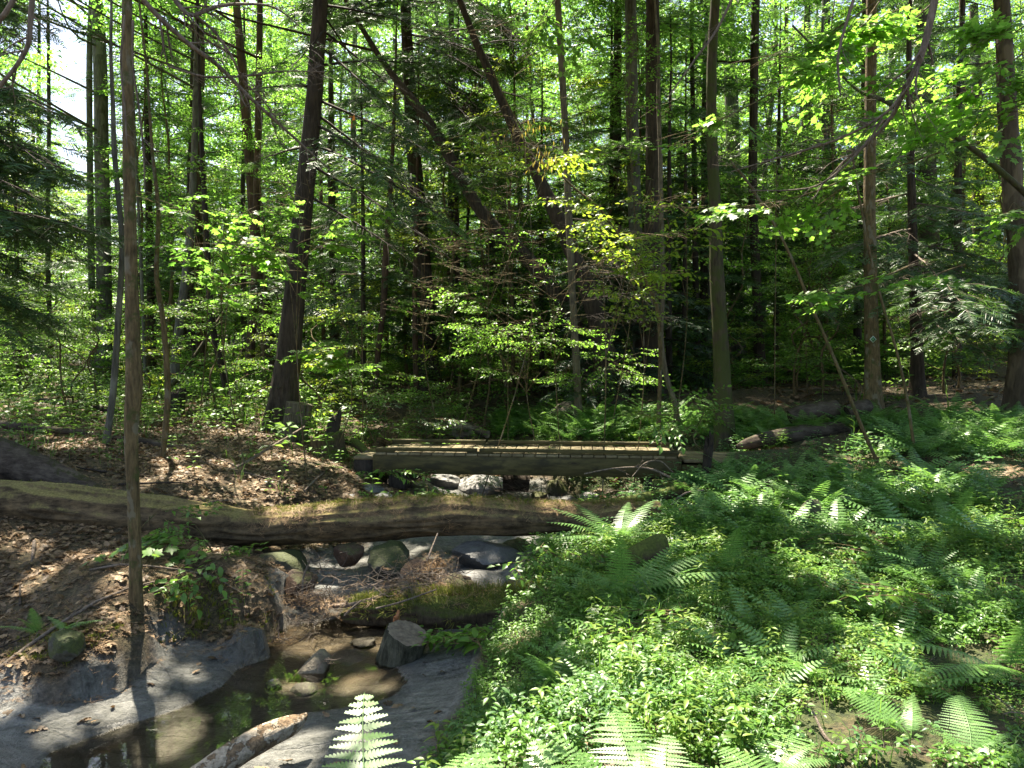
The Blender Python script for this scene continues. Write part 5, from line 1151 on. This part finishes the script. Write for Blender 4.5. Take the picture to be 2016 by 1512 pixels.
# small whole-plant ferns, copied over the banks
def fern_plant(seed, n=8, L=.5):
    r = np.random.default_rng(seed); g = Geo()
    for q in range(n):
        f = frond(L*r.uniform(.7, 1.1), L*.38, 13, False, r.uniform(.6, 1.0), seed*20+q, .8); V, T, Q, mt, mq = f.tmpl()
        M = rotm((0, 0, 1), q*6.283/n+r.normal(0, .3))@rotm((1, 0, 0), -r.uniform(0, .35)); g.add(V@M.T, T, Q)
    return g
FP = []
for i in range(4):
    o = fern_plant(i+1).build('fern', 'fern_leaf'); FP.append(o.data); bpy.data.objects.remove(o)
BARE = [[tuple(G(a, b)[:2]) for a, b in q] for q in ([(1540,1450),(1640,1405),(1760,1395),(2014,1420),(2014,1510),(1500,1510)], [(1935,905),(2014,890),(2014,1110),(1985,1100),(1960,980)], [(1545,1030),(1640,1022),(1650,1060),(1560,1075)], [(1690,1030),(1745,1022),(1740,1075),(1700,1080)], [(1860,780),(1930,700),(2016,690),(2016,830),(1900,830)], [(1800,1290),(1980,1270),(2000,1340),(1850,1345)])]
def fern_label(label, p):
    px = 1008+p[0]/p[1]*F; M = [(1060,'behind the left half of the footbridge'),(1140,'near the slender pale stem'),(1275,'near the twin trunks'),(1425,'near the mossy olive trunk'),(1560,'near the cut log line'),(1717,'below the marked trunk'),(1805,'below the low dead-boughed trunk'),(1960,'near the right edge')]
    m = min(M, key=lambda l: abs(l[0]-px)); return ' '.join(label.split()[:6])+', '+m[1]
def fern_patch(n, x0, x1, y0, y1, label, group, sc=(.8, 1.3), dmin=.22):
    pl = []; t = 0
    while len(pl) < n and t < n*40:
        t += 1; p = G(rfn.uniform(x0, x1), rfn.uniform(y0, y1))
        if any((p[0]-a)**2+(p[1]-b)**2 < dmin**2 for a, b in pl): continue
        if polysd(np.array(p[0]), np.array(p[1]), ROCK) < .15 and p[1] < 12: continue
        if min(float(polysd(np.array(p[0]), np.array(p[1]), q)) for q in BARE) < -.02: continue
        q = B-A; v = (p-A)[:2]; u = (v@q[:2])/(q[:2]@q[:2]); dn = (v[1]*q[0]-v[0]*q[1])/np.hypot(q[0], q[1])
        if -.15 < u < 1.7 and -.15 < dn < 1.25: continue
        pl.append((p[0], p[1])); o = bpy.data.objects.new('fern', FP[rfn.integers(4)]); COL.objects.link(o); s = rfn.uniform(*sc)
        o.location = (p[0], p[1], p[2]-.02); o.rotation_euler = (rfn.normal(0, .1), rfn.normal(0, .1), rfn.uniform(0, 6.28)); o.scale = (s, s, s); tag(o, fern_label(label, p), 'fern', group)
fern_patch(80, 980, 1460, 822, 866, 'feathery fern in the bridge patch', 'ferns in the patch behind the footbridge', dmin=.18)
fern_patch(60, 1500, 1720, 655, 750, 'pale sunlit fern on the clearing', 'sunlit ferns on the clearing', (1., 1.6), .4)
fern_patch(66, 1450, 2010, 830, 905, 'green fern on the upper slope', 'ferns on the slope right of the boardwalk', dmin=.2)
fern_patch(34, 1730, 2016, 620, 740, 'shaded fern high on the slope', 'ferns high on the right slope', (1., 1.6), .5)
fern_patch(64, 1350, 2000, 930, 1080, 'fern among leafy right bank plants', 'ferns among the right bank plants', (.7, 1.1), .25)
fern_patch(60, 1050, 1950, 1100, 1400, 'small fern in near bank plants', 'small ferns in the near bank plants', (.45, .8), .2)

# ------------------------------------------------------------------ ground cover
rg_ = np.random.default_rng(41)
def herb(seed, h=.22, tiers=4, per=2, leaf=.055, wid=.45, ov=True, spread=1.0):
    r = np.random.default_rng(seed); g = Geo(); lx, ly = r.normal(0, .12*h, 2)
    st = np.array([(0, 0, -.03), (lx*.4, ly*.4, h*.5), (lx, ly, h)]); tube(g, st, [.0022, .0018, .001], 3, 0, cap=False)
    lg = Geo(); (leaf_ovate(leaf, leaf*wid, g=lg, droop=.3) if ov else leaf_simple(leaf, leaf*wid, g=lg)); tp = lg.tmpl(); pos = []; D = []; S = []
    a0 = r.uniform(0, 6.28)
    for k in range(tiers):
        u = .3+.7*(k+.5)/tiers if tiers > 1 else 1.; c = np.array([np.interp(u, [0, .5, 1], st[:, i]) for i in range(3)])
        for q in range(per+(2 if k == tiers-1 else 0)):
            a = a0+k*1.57+q*6.283/(per+(2 if k == tiers-1 else 0))+r.normal(0, .2); e = r.uniform(-.25, .45)
            pos.append(c+np.array([math.sin(a), math.cos(a), e])*.012); D.append((math.sin(a), math.cos(a), e)); S.append(r.uniform(.65, 1.15)*(1-.25*abs(u-.6))*spread)
    g.scatter(tp, np.array(pos), basis(np.array(D), r.normal(0, .2, len(D))), np.array(S)); return g.tmpl()
def grass(seed, n=7, h=.2):
    r = np.random.default_rng(seed); g = Geo()
    for q in range(n):
        a = r.uniform(0, 6.28); d = np.array([math.sin(a), math.cos(a), 0]); sd = np.array([d[1], -d[0], 0])*.0018; l = h*r.uniform(.5, 1); o = d*.01
        g.add([o-sd, o+sd, o+d*l*.25+sd+(0, 0, l*.7), o+d*l*.25-sd+(0, 0, l*.7), o+d*l*.7+(0, 0, l*.85)], [[3, 2, 4]], [[0, 1, 2, 3]])
    return g.tmpl()
HN = [herb(1, .26, 5, 2, .06), herb(2, .18, 3, 3, .05), herb(3, .12, 2, 3, .045, .6), herb(4, .34, 6, 2, .065, .36), herb(5, .09, 1, 3, .05, .75), herb(6, .22, 4, 2, .07, .4), herb(7, .14, 2, 4, .035, .6)]
HF = [herb(11, .24, 4, 2, .065, .5, False), herb(12, .16, 3, 2, .055, .6, False), herb(13, .10, 1, 4, .05, .7, False), grass(1), grass(2, 6, .28)]
def cover(name, label, n, poly, ymin, ymax, tps_, wts, sc, m='herb_leaf', dens=None, cat='ground cover', xr=None):
    xs = [p[0] for p in poly]; ys = [p[1] for p in poly]; x = rg_.uniform(max(min(xs), -20), min(max(xs), 20), n*3); y = rg_.uniform(max(min(ys), ymin), min(max(ys), ymax), n*3)
    k = (polysd(x, y, poly)+.12*vnoise(x*2, y*2, 0, 8) < 0); k &= np.abs(x) < .72*y+1.0
    if dens is not None: k &= rg_.random(len(x)) < dens(x, y)
    q = B-A; v0 = x-A[0]; v1 = y-A[1]; u = (v0*q[0]+v1*q[1])/(q[0]**2+q[1]**2); dn = (v1*q[0]-v0*q[1])/math.hypot(q[0], q[1]); k &= ~((u > -.03) & (u < 1.45) & (dn > -.02) & (dn < .97))
    x, y = x[k][:n], y[k][:n]; N_ = len(x); z = hz(x, y); kk = np.argmax(np.array([math.log(wts[t])+2.2*vnoise(x*1.3, y*1.3, 0, 300+t*7+len(name))-np.log(-np.log(rg_.uniform(1e-9, 1, N_))) for t in range(len(tps_))]), 0); a = rg_.uniform(0, 6.28, N_)
    D = np.c_[np.sin(a), np.cos(a), np.zeros(N_)]; M = basis(D); s = rg_.uniform(sc[0], sc[1], N_)*(1+.35*vnoise(x*1.7, y*1.7, 0, 12)); g = Geo()
    tl = rg_.normal(0, .12, (N_, 2)); M[:, 0, 2] += tl[:, 0]; M[:, 1, 2] += tl[:, 1]
    for t in range(len(tps_)):
        w_ = kk == t
        if w_.any(): g.scatter(tps_[t], np.c_[x, y, z][w_], M[w_], s[w_])
    o = g.build(name, m); tag(o, label, cat, None, 'stuff'); return N_
def NOROCK(x, y):
    k = (polysd(x, y, ROCK) > .02)*1.
    for q in BARE: k = k*np.clip(.12+(polysd(x, y, q)+.08*vnoise(x*6, y*6, 0, 45)+.03)*8, .06, 1)
    return k
PA = lambda x, y, s, f=1.1: np.clip(.45+1.3*vnoise(x*f, y*f, 0, s), .02, 1)
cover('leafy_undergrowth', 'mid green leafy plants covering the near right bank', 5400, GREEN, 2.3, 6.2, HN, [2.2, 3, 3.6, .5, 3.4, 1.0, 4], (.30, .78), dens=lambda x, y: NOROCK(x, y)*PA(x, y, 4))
cover('leafy_undergrowth', 'patches of yellow-green leafy plants on the near right bank', 3400, GREEN, 2.3, 6.4, HN, [3, 1, 3.6, 1.2, 1, 2.4, 3], (.30, .80), 'lime_herb', dens=lambda x, y: NOROCK(x, y)*PA(x, y, 104))
cover('leafy_undergrowth', 'patches of blue-green low plants on the near right bank', 3000, GREEN, 2.3, 6.6, HN, [.6, 3, 2, .3, 4, 1, 5], (.28, .72), 'blue_herb', dens=lambda x, y: NOROCK(x, y)*PA(x, y, 204))
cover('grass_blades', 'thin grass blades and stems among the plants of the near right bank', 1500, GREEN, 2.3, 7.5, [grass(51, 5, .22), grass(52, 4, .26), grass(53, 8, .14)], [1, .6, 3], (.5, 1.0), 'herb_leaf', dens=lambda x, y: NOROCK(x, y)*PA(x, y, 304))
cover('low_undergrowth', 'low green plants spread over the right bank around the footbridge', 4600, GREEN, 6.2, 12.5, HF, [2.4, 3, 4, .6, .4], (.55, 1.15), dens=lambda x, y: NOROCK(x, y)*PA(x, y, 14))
cover('low_undergrowth', 'blue-green low plants spread over the right bank beyond the footbridge', 2600, GREEN, 6.2, 12.5, HF, [1, 3, 4, .3, .3], (.6, 1.2), 'blue_herb', dens=lambda x, y: NOROCK(x, y)*PA(x, y, 114))
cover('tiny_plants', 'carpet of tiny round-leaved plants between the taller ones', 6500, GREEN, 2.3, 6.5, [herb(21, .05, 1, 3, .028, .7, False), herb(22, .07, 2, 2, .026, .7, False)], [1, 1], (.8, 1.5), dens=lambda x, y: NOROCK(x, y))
WORLDP = [(-18, 2), (14, 2), (30, 40), (-30, 40)]
GSD = lambda x, y: polysd(x, y, GREEN) > .0
bankL = [tuple(G(a, b)[:2]) for a, b in [(330,1060),(520,1090),(545,1200),(470,1240),(300,1220),(380,1130)]]
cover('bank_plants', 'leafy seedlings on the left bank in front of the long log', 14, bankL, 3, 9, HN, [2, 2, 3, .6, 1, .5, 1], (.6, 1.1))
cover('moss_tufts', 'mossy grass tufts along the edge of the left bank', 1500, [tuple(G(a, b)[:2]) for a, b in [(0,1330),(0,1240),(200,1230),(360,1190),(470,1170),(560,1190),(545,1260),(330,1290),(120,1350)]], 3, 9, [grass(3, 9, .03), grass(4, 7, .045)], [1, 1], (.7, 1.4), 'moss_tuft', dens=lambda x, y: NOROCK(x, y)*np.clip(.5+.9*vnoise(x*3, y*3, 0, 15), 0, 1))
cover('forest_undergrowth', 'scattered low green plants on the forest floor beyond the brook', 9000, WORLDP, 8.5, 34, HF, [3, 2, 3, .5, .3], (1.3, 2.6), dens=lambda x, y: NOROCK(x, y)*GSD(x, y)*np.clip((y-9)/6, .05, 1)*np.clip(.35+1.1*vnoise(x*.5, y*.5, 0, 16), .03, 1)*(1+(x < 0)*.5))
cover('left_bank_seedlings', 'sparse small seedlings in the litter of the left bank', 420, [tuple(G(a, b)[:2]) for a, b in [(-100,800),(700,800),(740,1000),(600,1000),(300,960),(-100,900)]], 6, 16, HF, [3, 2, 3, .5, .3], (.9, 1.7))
gd = Geo()
for q in range(420):
    x_ = rg_.uniform(.2, 5.5); y_ = rg_.uniform(2.4, 8); 
    if polysd(np.array(x_), np.array(y_), GREEN) > 0 or polysd(np.array(x_), np.array(y_), ROCK) < .05: continue
    p = np.array([x_, y_, float(hz(x_, y_))]); dv = unit(rg_.normal(0, 1, 3)*np.array([1, 1, .6])+np.array([0, 0, .5]))*rg_.uniform(.08, .32)
    tube(gd, spline([p, p+dv*.5+rg_.normal(0, .015, 3), p+dv+(0, 0, -.02)], 3), np.linspace(.0022, .0008, 7), 3, cap=False)
tag(gd.build('dead_stems', 'dead_twig'), 'dry dead stems poking up among the green plants', 'dead stems', None, 'stuff')
# leaf litter
OAK = [leaf_oak(.10, seed=i, curl=.3).tmpl() for i in range(4)]+[(lambda g: (leaf_maple(.085, g=g, curl=.35), g.tmpl())[1])(Geo()) for i in range(1)]
LS_ = [(lambda g: (leaf_simple(.09, .05, g=g, fold=.25), g.tmpl())[1])(Geo())]
def litter(name, label, n, poly, ymin, ymax, tps_, sc, m='dead_leaf', dens=None, flat=.28, lift=.012):
    xs = [p[0] for p in poly]; ys = [p[1] for p in poly]; x = rg_.uniform(min(xs), max(xs), n*4); y = rg_.uniform(max(min(ys), ymin), min(max(ys), ymax), n*4)
    k = (polysd(x, y, poly) < 0) & (np.abs(x) < .72*y+1.0)
    if dens is not None: k &= rg_.random(len(x)) < dens(x, y)
    x, y = x[k][:n], y[k][:n]; N_ = len(x); z = hz(x, y)+lift*rg_.uniform(.2, 1.6, N_); a = rg_.uniform(0, 6.28, N_)
    D = unit(np.c_[np.sin(a), np.cos(a), rg_.normal(0, flat, N_)]); M = basis(D, rg_.normal(0, flat*1.3, N_)); s = rg_.uniform(*sc, N_); g = Geo(); kk = rg_.integers(0, len(tps_), N_)
    for t in range(len(tps_)):
        w_ = kk == t
        if w_.any(): g.scatter(tps_[t], np.c_[x, y, z][w_], M[w_], s[w_])
    o = g.build(name, m); tag(o, label, 'leaf litter', None, 'stuff')
LEFTP = [(-9, 3), (-1.0, 3), (-1.0, 12), (-9.5, 12)]
litter('leaf_litter', 'brown dead oak and maple leaves covering the left bank', 22000, LEFTP, 3.5, 12, OAK, (.42, .92), dens=lambda x, y: (polysd(x, y, ROCK) > .0)*np.clip(.6+.7*vnoise(x*1.3, y*1.3, 0, 61), .15, 1))
litter('leaf_litter', 'pale dead leaves lying on the forest floor beyond the brook', 15000, WORLDP, 9.5, 30, LS_, (1.1, 1.9), dens=lambda x, y: (polysd(x, y, ROCK) > .1)*np.where(x < -1, (y > 12)*1., 1.)*np.clip(.4+.8*vnoise(x*.6, y*.6, 0, 62), .05, 1))
litter('leaf_litter', 'dead leaves lying between the plants of the right bank', 4200, [(0, 2.2), (7, 2.2), (9, 9.5), (1, 9.5)], 2.2, 9.5, OAK, (.6, 1.1), dens=lambda x, y: (polysd(x, y, ROCK) > .1)*np.clip(.2+.9*vnoise(x*.9, y*.9, 0, 63)+np.clip(x-.5*y-1, 0, 1), .02, 1))
litter('fallen_leaves', 'few dead leaves lying on the grey bedrock beside the pool', 90, ROCK, 3.5, 7, OAK, (.5, .9), dens=lambda x, y: polysd(x, y, POOL) > .05)
# pine straw
def straw(seed, n=10, L=.09):
    r = np.random.default_rng(seed); g = Geo()
    for q in range(n):
        a = r.uniform(0, 6.28); d = np.array([math.sin(a), math.cos(a), r.normal(0, .15)])*L*r.uniform(.6, 1)/2; s = np.array([d[1], -d[0], 0]); s = s/np.linalg.norm(s)*.0011; o = r.normal(0, .03, 3)*np.array([1, 1, .2])
        g.add([o-d-s, o-d+s, o+d], [[0, 1, 2]])
    return g.tmpl()
STW = [straw(i) for i in range(3)]
litter('pine_straw', 'reddish brown pine needles strewn over the left bank', 9000, LEFTP, 3.5, 10, STW, (.6, 1.0), 'pine_straw', dens=lambda x, y: (polysd(x, y, ROCK) > -.1)*1., flat=.1)
# straw and moss caught on logs and debris
g = Geo()
def on_log(s, n, spread, u0, u1, g, tps_, sc=(.7, 1.3), side=.9):
    k = (rg_.uniform(u0, u1, n)*(len(s)-1)).astype(int); a = rg_.normal(0, spread, n); t, nn, bb = frames(s[:, :3])
    hx = unit(np.cross(t[k], [0, 0, 1.])); up = np.cross(hx, t[k]); up *= np.sign(up[:, 2:3]); p = s[k, :3]+(hx*np.sin(a)[:, None]+up*np.cos(a)[:, None])*s[k, 3:4]*1.01+rg_.normal(0, .01, (n, 3))
    nrm = hx*np.sin(a)[:, None]+up*np.cos(a)[:, None]; d = unit(np.cross(nrm, rg_.normal(0, 1, (n, 3)))); x = np.cross(d, nrm); M = np.stack([x, d, nrm], -1)
    w_ = rg_.integers(0, len(tps_), n); s_ = rg_.uniform(*sc, n)
    for q in range(len(tps_)):
        e = w_ == q
        if e.any(): g.scatter(tps_[q], p[e], M[e], s_[e])
on_log(sL, 900, .6, .35, .95, g, STW)
for a in [(600,1180,6.0,70),(660,1195,5.9,60),(800,1155,5.95,120),(860,1160,5.85,120),(930,1165,5.8,90),(850,1110,6.3,60)]:
    c = P(a[0], a[1], a[2]); n = 70; p = c+rg_.normal(0, 1, (n, 3))*np.array([a[3]/F*a[2]*.4, .12, .03]); ang2 = rg_.uniform(0, 6.28, n); D = np.c_[np.sin(ang2), np.cos(ang2), rg_.normal(0, .3, n)]; w_ = rg_.integers(0, 3, n); M = basis(unit(D), rg_.normal(0, .5, n))
    for q in range(3): g.scatter(STW[q], p[w_ == q], M[w_ == q], rg_.uniform(.7, 1.2, (w_ == q).sum()))
tag(g.build('pine_straw', 'pine_straw'), 'pine needles caught on the logs and the brook debris', 'pine straw', None, 'stuff')
g = Geo()
_s = spline(np.array([[*P(a, b, Y_), pr(w_, Y_)] for a, b, w_, Y_ in [(690,1212,40,5.95),(750,1206,58,5.9),(830,1205,70,5.85),(920,1204,76,5.8),(1010,1202,80,5.75),(1080,1195,76,5.7)]]), 10)
on_log(_s, 700, .6, .05, .98, g, [grass(41, 7, .07), grass(42, 6, .10)], (.5, 1.1))
tag(g.build('log_moss', 'moss_tuft'), 'mossy grass growing on the low log above the pool', 'moss', None, 'stuff')
g = Geo(); MT = [grass(31, 8, .035), grass(32, 6, .05)]; on_log(sL, 1500, .4, .36, .97, g, MT, (.4, .85)); on_log(sL, 120, .4, .0, .33, g, MT, (.3, .6))
tag(g.build('log_moss', 'moss_tuft'), 'shaggy yellow-green moss on top of the long fallen log', 'moss', None, 'stuff')

# ------------------------------------------------------------------ leafy sprays that stand out
rv = np.random.default_rng(53)
def leafy(name, label, px, py, Y_, n, sx, sy, kind, lm, stem=None, cat='sapling', sc=1., dY=.5, group=None, flat=.12, bark='olive_bark', root_px=None):
    c = P(px, py, Y_); b = c.copy(); g = Geo(); cg = Geo()
    if root_px is not None: st = np.array([P(a, d, y_) for a, d, y_ in root_px])
    else:
        gx0 = c[0]+rv.normal(0, .2); st = np.array([(gx0, Y_+.1, float(hz(gx0, Y_+.1))-.05), (c[0]+rv.normal(0, .08), Y_+.05, (c[2]+hz(gx0, Y_))/2), c])
    s = spline(st, 5); r0 = .009 if stem is None else stem; tube(g, s-b, np.linspace(r0, .004, len(s)), 6, 0, .04, n)
    P_, D_ = [], []; kx, kz = sx/F*Y_/2, sy/F*Y_/2; nl = max(2, n//6)
    for q in range(nl):
        e = c+np.array([rv.uniform(-1, 1)*kx, rv.uniform(-1, 1)*dY, rv.uniform(-1, 1)*kz]); k = rv.integers(len(s)//2, len(s)); o = s[k]
        u = spline([o, (o+e)/2+(0, 0, .05), e], 3); tube(g, u-b, np.linspace(r0*.45, .002, len(u)), 4, 0, cap=False)
        for v in range(max(1, n//nl)):
            w_ = rv.uniform(.35, 1.05); p = o+(e-o)*w_+rv.normal(0, .07, 3)*np.array([1, 1, .4]); P_.append(p-b); D_.append(unit((e-o)+rv.normal(0, .5, 3)*np.array([1, 1, .1])*np.linalg.norm(e-o)*.9))
    D_ = np.array(D_); D_[:, 2] *= .3; D_[:, 2] -= flat; put(cg, kind, np.array(P_), unit(D_), rv.uniform(.7, 1.1, len(P_))*sc, rv, .2)
    cg.cull(shaft, b) if Y_ > 1 and c[2] > 2.2 else None
    root = empty(name, b, label, cat, group); g.build('stem', bark, root, smooth=True); cg.build('leaves', [lm, bark], root)
M_, B_, S_ = SPR_MAPLE, SPR_BEECH, SPR_SM
for a in [
 ('maple_sapling','maple sapling with bright layered leaves in front of the big leaning trunk',590,425,8.6,52,300,130,M_,'maple_leaf'),
 ('maple_sapling','darker maple foliage left of the big leaning trunk at mid height',440,450,8.8,40,260,150,M_,'canopy_leaf'),
 ('maple_sapling','bright yellow-green maple tuft crossing the slender stem at the centre',1090,500,10.6,70,300,80,S_,'maple_leaf'),
 ('maple_sapling','layered green foliage in front of the leaning trunks, below the bright tuft',1030,640,11.0,110,320,180,S_,'maple_leaf'),
 ('beech_sapling','beech leaves glowing yellow right of the slender stem at the centre',1180,400,9.0,46,260,120,B_,'beech_leaf'),
 ('beech_sapling','beech leaves with yellow catkins left of the slender stem above the centre',1030,260,9.5,36,200,150,B_,'beech_leaf'),
 ('beech_sapling','beech spray hanging before the twin trunks at mid height',1260,500,9.5,36,220,120,B_,'beech_leaf'),
 ('maple_sapling','low maple seedling with lit flat leaves right of the ridged stump',680,690,9.8,20,140,50,M_,'maple_leaf'),
 ('maple_sapling','maple seedling with pale leaves behind the left end of the footbridge',730,755,10.8,26,150,60,S_,'herb_leaf'),
 ('maple_sapling','maple foliage veiling the swelling dark trunk',960,400,11.5,60,260,170,S_,'maple_leaf'),
 ('maple_sapling','maple foliage hiding the upper part of the thick leaning trunk',1010,230,11.8,54,240,200,S_,'maple_leaf'),
 ('maple_sapling','maple sprays before the tall dark reddish trunk at mid height',830,520,11.5,54,240,150,S_,'maple_leaf'),
 ('maple_sapling','soft green maple sprays left of the tall dark reddish trunk',710,590,11.0,46,220,140,S_,'maple_leaf'),
 ('maple_sapling','bright maple sprays between the slim bent tree and the close upright pair',330,600,12.0,50,240,150,S_,'maple_leaf'),
 ('maple_sapling','maple sprays before the close upright pair at upper height',390,330,11.5,54,260,170,S_,'maple_leaf'),
 ('maple_sapling','glowing maple understorey at the far left under the dark hemlock boughs',110,640,13.0,80,300,110,S_,'maple_leaf'),
 ('maple_sapling','leafy sapling between the twin trunks and the mossy olive trunk',1350,420,11.5,54,200,220,S_,'maple_leaf'),
 ('maple_sapling','leafy sapling right of the mossy olive trunk at upper height',1530,250,11.0,54,220,200,S_,'maple_leaf'),
 ('maple_sapling','leafy sapling before the dark trunk up the slope',1600,480,12.5,54,220,160,S_,'maple_leaf'),
 ('maple_sapling','leafy sapling high before the twin trunks',1230,180,11.5,60,240,220,S_,'maple_leaf'),
 ('maple_sapling','leafy sapling in front of the reddish straight trunk',520,560,12.0,46,180,160,S_,'maple_leaf'),
 ('maple_sapling','light leafy sapling low behind the right half of the footbridge',1180,700,12.2,50,240,90,S_,'maple_leaf'),
 ('shrub','feathery low shrub behind the left end of the footbridge',790,815,11.6,60,180,70,S_,'hemlock_needle'),
 ('shrub','low leafy shrub in the light behind the middle of the footbridge',880,790,13.5,60,160,80,S_,'herb_leaf'),
 ('shrub','leafy shrub spilling over the right end of the footbridge',1385,815,8.7,26,130,60,B_,'herb_leaf'),
 ('shrub','blue-green leafy plant in front of the boardwalk',1480,985,7.6,26,170,50,B_,'herb_leaf'),
 ('shrub','upright leafy plants standing before the right half of the long log',1120,1100,6.0,50,190,90,S_,'herb_leaf'),
 ('shrub','leafy seedlings in front of the long log on the left bank',430,1100,5.9,7,130,70,B_,'herb_leaf'),
 ('shrub','small maple seedling growing against the long log behind the slim bent tree',385,1035,6.2,8,90,26,M_,'herb_leaf'),
 ('shrub','small seedling beside the slim bent tree at the log',308,1010,6.3,5,50,40,S_,'herb_leaf'),
 ('shrub','small leafy seedlings behind the long log under the left end of the bridge',840,955,8.7,12,100,36,B_,'herb_leaf'),
 ('shrub','leafy plant before the left step of the footbridge',745,925,8.9,6,90,30,B_,'herb_leaf'),
 ('shrub','tall jewel-like bright plant standing before the pool edge on the right',950,1290,4.6,12,110,90,B_,'herb_leaf'),
 ('shrub','lit tall leafy plant in the middle of the near right bank',1360,1240,4.2,26,160,110,B_,'herb_leaf'),
 ('shrub','leafy stems rising among the near plants at the right',1700,1180,4.9,30,260,90,B_,'herb_leaf'),
 ('shrub','tall leafy stems on the right slope below the boardwalk',1560,1080,5.8,34,240,90,B_,'herb_leaf'),
 ('shrub','leafy plants on the right slope at the right edge',1950,1060,5.6,26,160,90,B_,'herb_leaf'),
]: leafy(*a)
TB = 'branch'
for lab, px, py, Y_, n, sx, sy, rp_ in [
 ('green maple spray hanging left of the marked trunk near the top right',1640,60,5.6,22,230,110,[(1900,-120,5.4),(1760,-20,5.5),(1640,60,5.6)]),
 ('maple spray with broad leaves crossing the marked trunk near the top',1740,85,5.8,18,180,70,[(1900,-60,5.7),(1820,20,5.8),(1740,85,5.8)]),
 ('maple spray hanging at the middle of the upper right',1600,150,6.0,16,150,60,[(1800,-100,5.9),(1690,60,6),(1600,150,6)]),
 ('maple spray with lit leaves at the upper right beside the crooked dead branch',1860,210,5.8,26,220,120,[(2100,40,5.8),(1980,130,5.8),(1860,210,5.8)]),
 ('large maple spray at the right edge near the top',1960,90,5.2,26,190,160,[(2150,-60,5.2),(2060,20,5.2),(1960,90,5.2)]),
 ('maple spray at the right edge above the hemlock boughs',1960,230,5.4,24,180,120,[(2150,120,5.4),(2060,180,5.4),(1960,230,5.4)]),
 ('bright flat maple spray right of the mossy olive trunk at mid height',1460,408,6.2,12,150,26,[(1720,330,6.2),(1580,385,6.2),(1460,408,6.2)]),
 ('second flat maple spray, left of the marked trunk at mid height',1610,405,6.2,9,90,30,[(1720,330,6.2),(1660,370,6.2),(1610,405,6.2)]),
 ('small flat maple spray crossing the marked trunk at a third of its height',1680,352,6.3,9,110,26,[(1850,300,6.3),(1760,330,6.3),(1680,352,6.3)]),
 ('flat maple spray in front of the dark trunk up the slope',1620,582,6.4,10,90,24,[(1800,520,6.4),(1700,560,6.4),(1620,582,6.4)]),
 ('flat maple spray just right of the marked trunk below mid height',1775,565,6.4,8,80,20,[(1900,520,6.4),(1830,545,6.4),(1775,565,6.4)]),
 ('small maple spray at the right edge at mid height',1985,415,5.6,8,70,40,[(2100,380,5.6),(2040,400,5.6),(1985,415,5.6)]),
 ('maple spray crossing the mossy olive trunk near the top',1410,240,6.6,9,100,30,[(1560,160,6.6),(1480,205,6.6),(1410,240,6.6)]),
 ('maple spray with bright leaves over the crooked dead branch',1790,205,6.2,14,130,50,[(1950,120,6.2),(1870,160,6.2),(1790,205,6.2)]),
 ('maple spray hanging at the top edge left of the big leaning trunk',400,20,6.4,10,90,40,[(480,-160,6.4),(430,-60,6.4),(400,20,6.4)]),
 ('maple spray before the tall dark trunk near the top centre',1050,60,8.0,30,220,120,[(1200,-150,8),(1120,-40,8),(1050,60,8)]),
]: leafy('maple_branch', lab, px, py, Y_, n, sx, sy, M_, 'maple_leaf', root_px=rp_, cat=TB, dY=.2, flat=.05, stem=.008, sc=.72)
lg = Geo(); r = np.random.default_rng(4)
c = P(695, 240, 9); tpd = OAK[:3]; root = empty('dead_leaf_cluster', c, 'small cluster of orange dead leaves caught on a twig right of the big leaning trunk', 'dead leaves'); put(lg, tpd, r.normal(0, .03, (7, 3)), unit(r.normal(0, 1, (7, 3))), .7, r, .8); lg.build('leaves', 'rust_leaf', root)
for px, py, Y_, n in [(1040,250,9.3,40),(1080,315,9.2,40),(1290,385,10,20),(1085,300,9.2,20)]:
    lg = Geo(); lf = Geo(); leaf_simple(.07, .012, g=lf); p = P(px, py, Y_)
    q = r.normal(0, 1, (n, 3))*np.array([.16, .15, .05]); lg.scatter(lf.tmpl(), q, basis(unit(r.normal(0, .25, (n, 3))+np.array([0, 0, -1.]))), np.ones(n)); o = lg.build('catkins', 'yellow_leaf'); o.location = tuple(p)
    tag(o, 'hanging yellow catkins on the beech leaves near the slender stem', 'catkins', 'yellow catkins hanging by the slender stem', 'stuff')
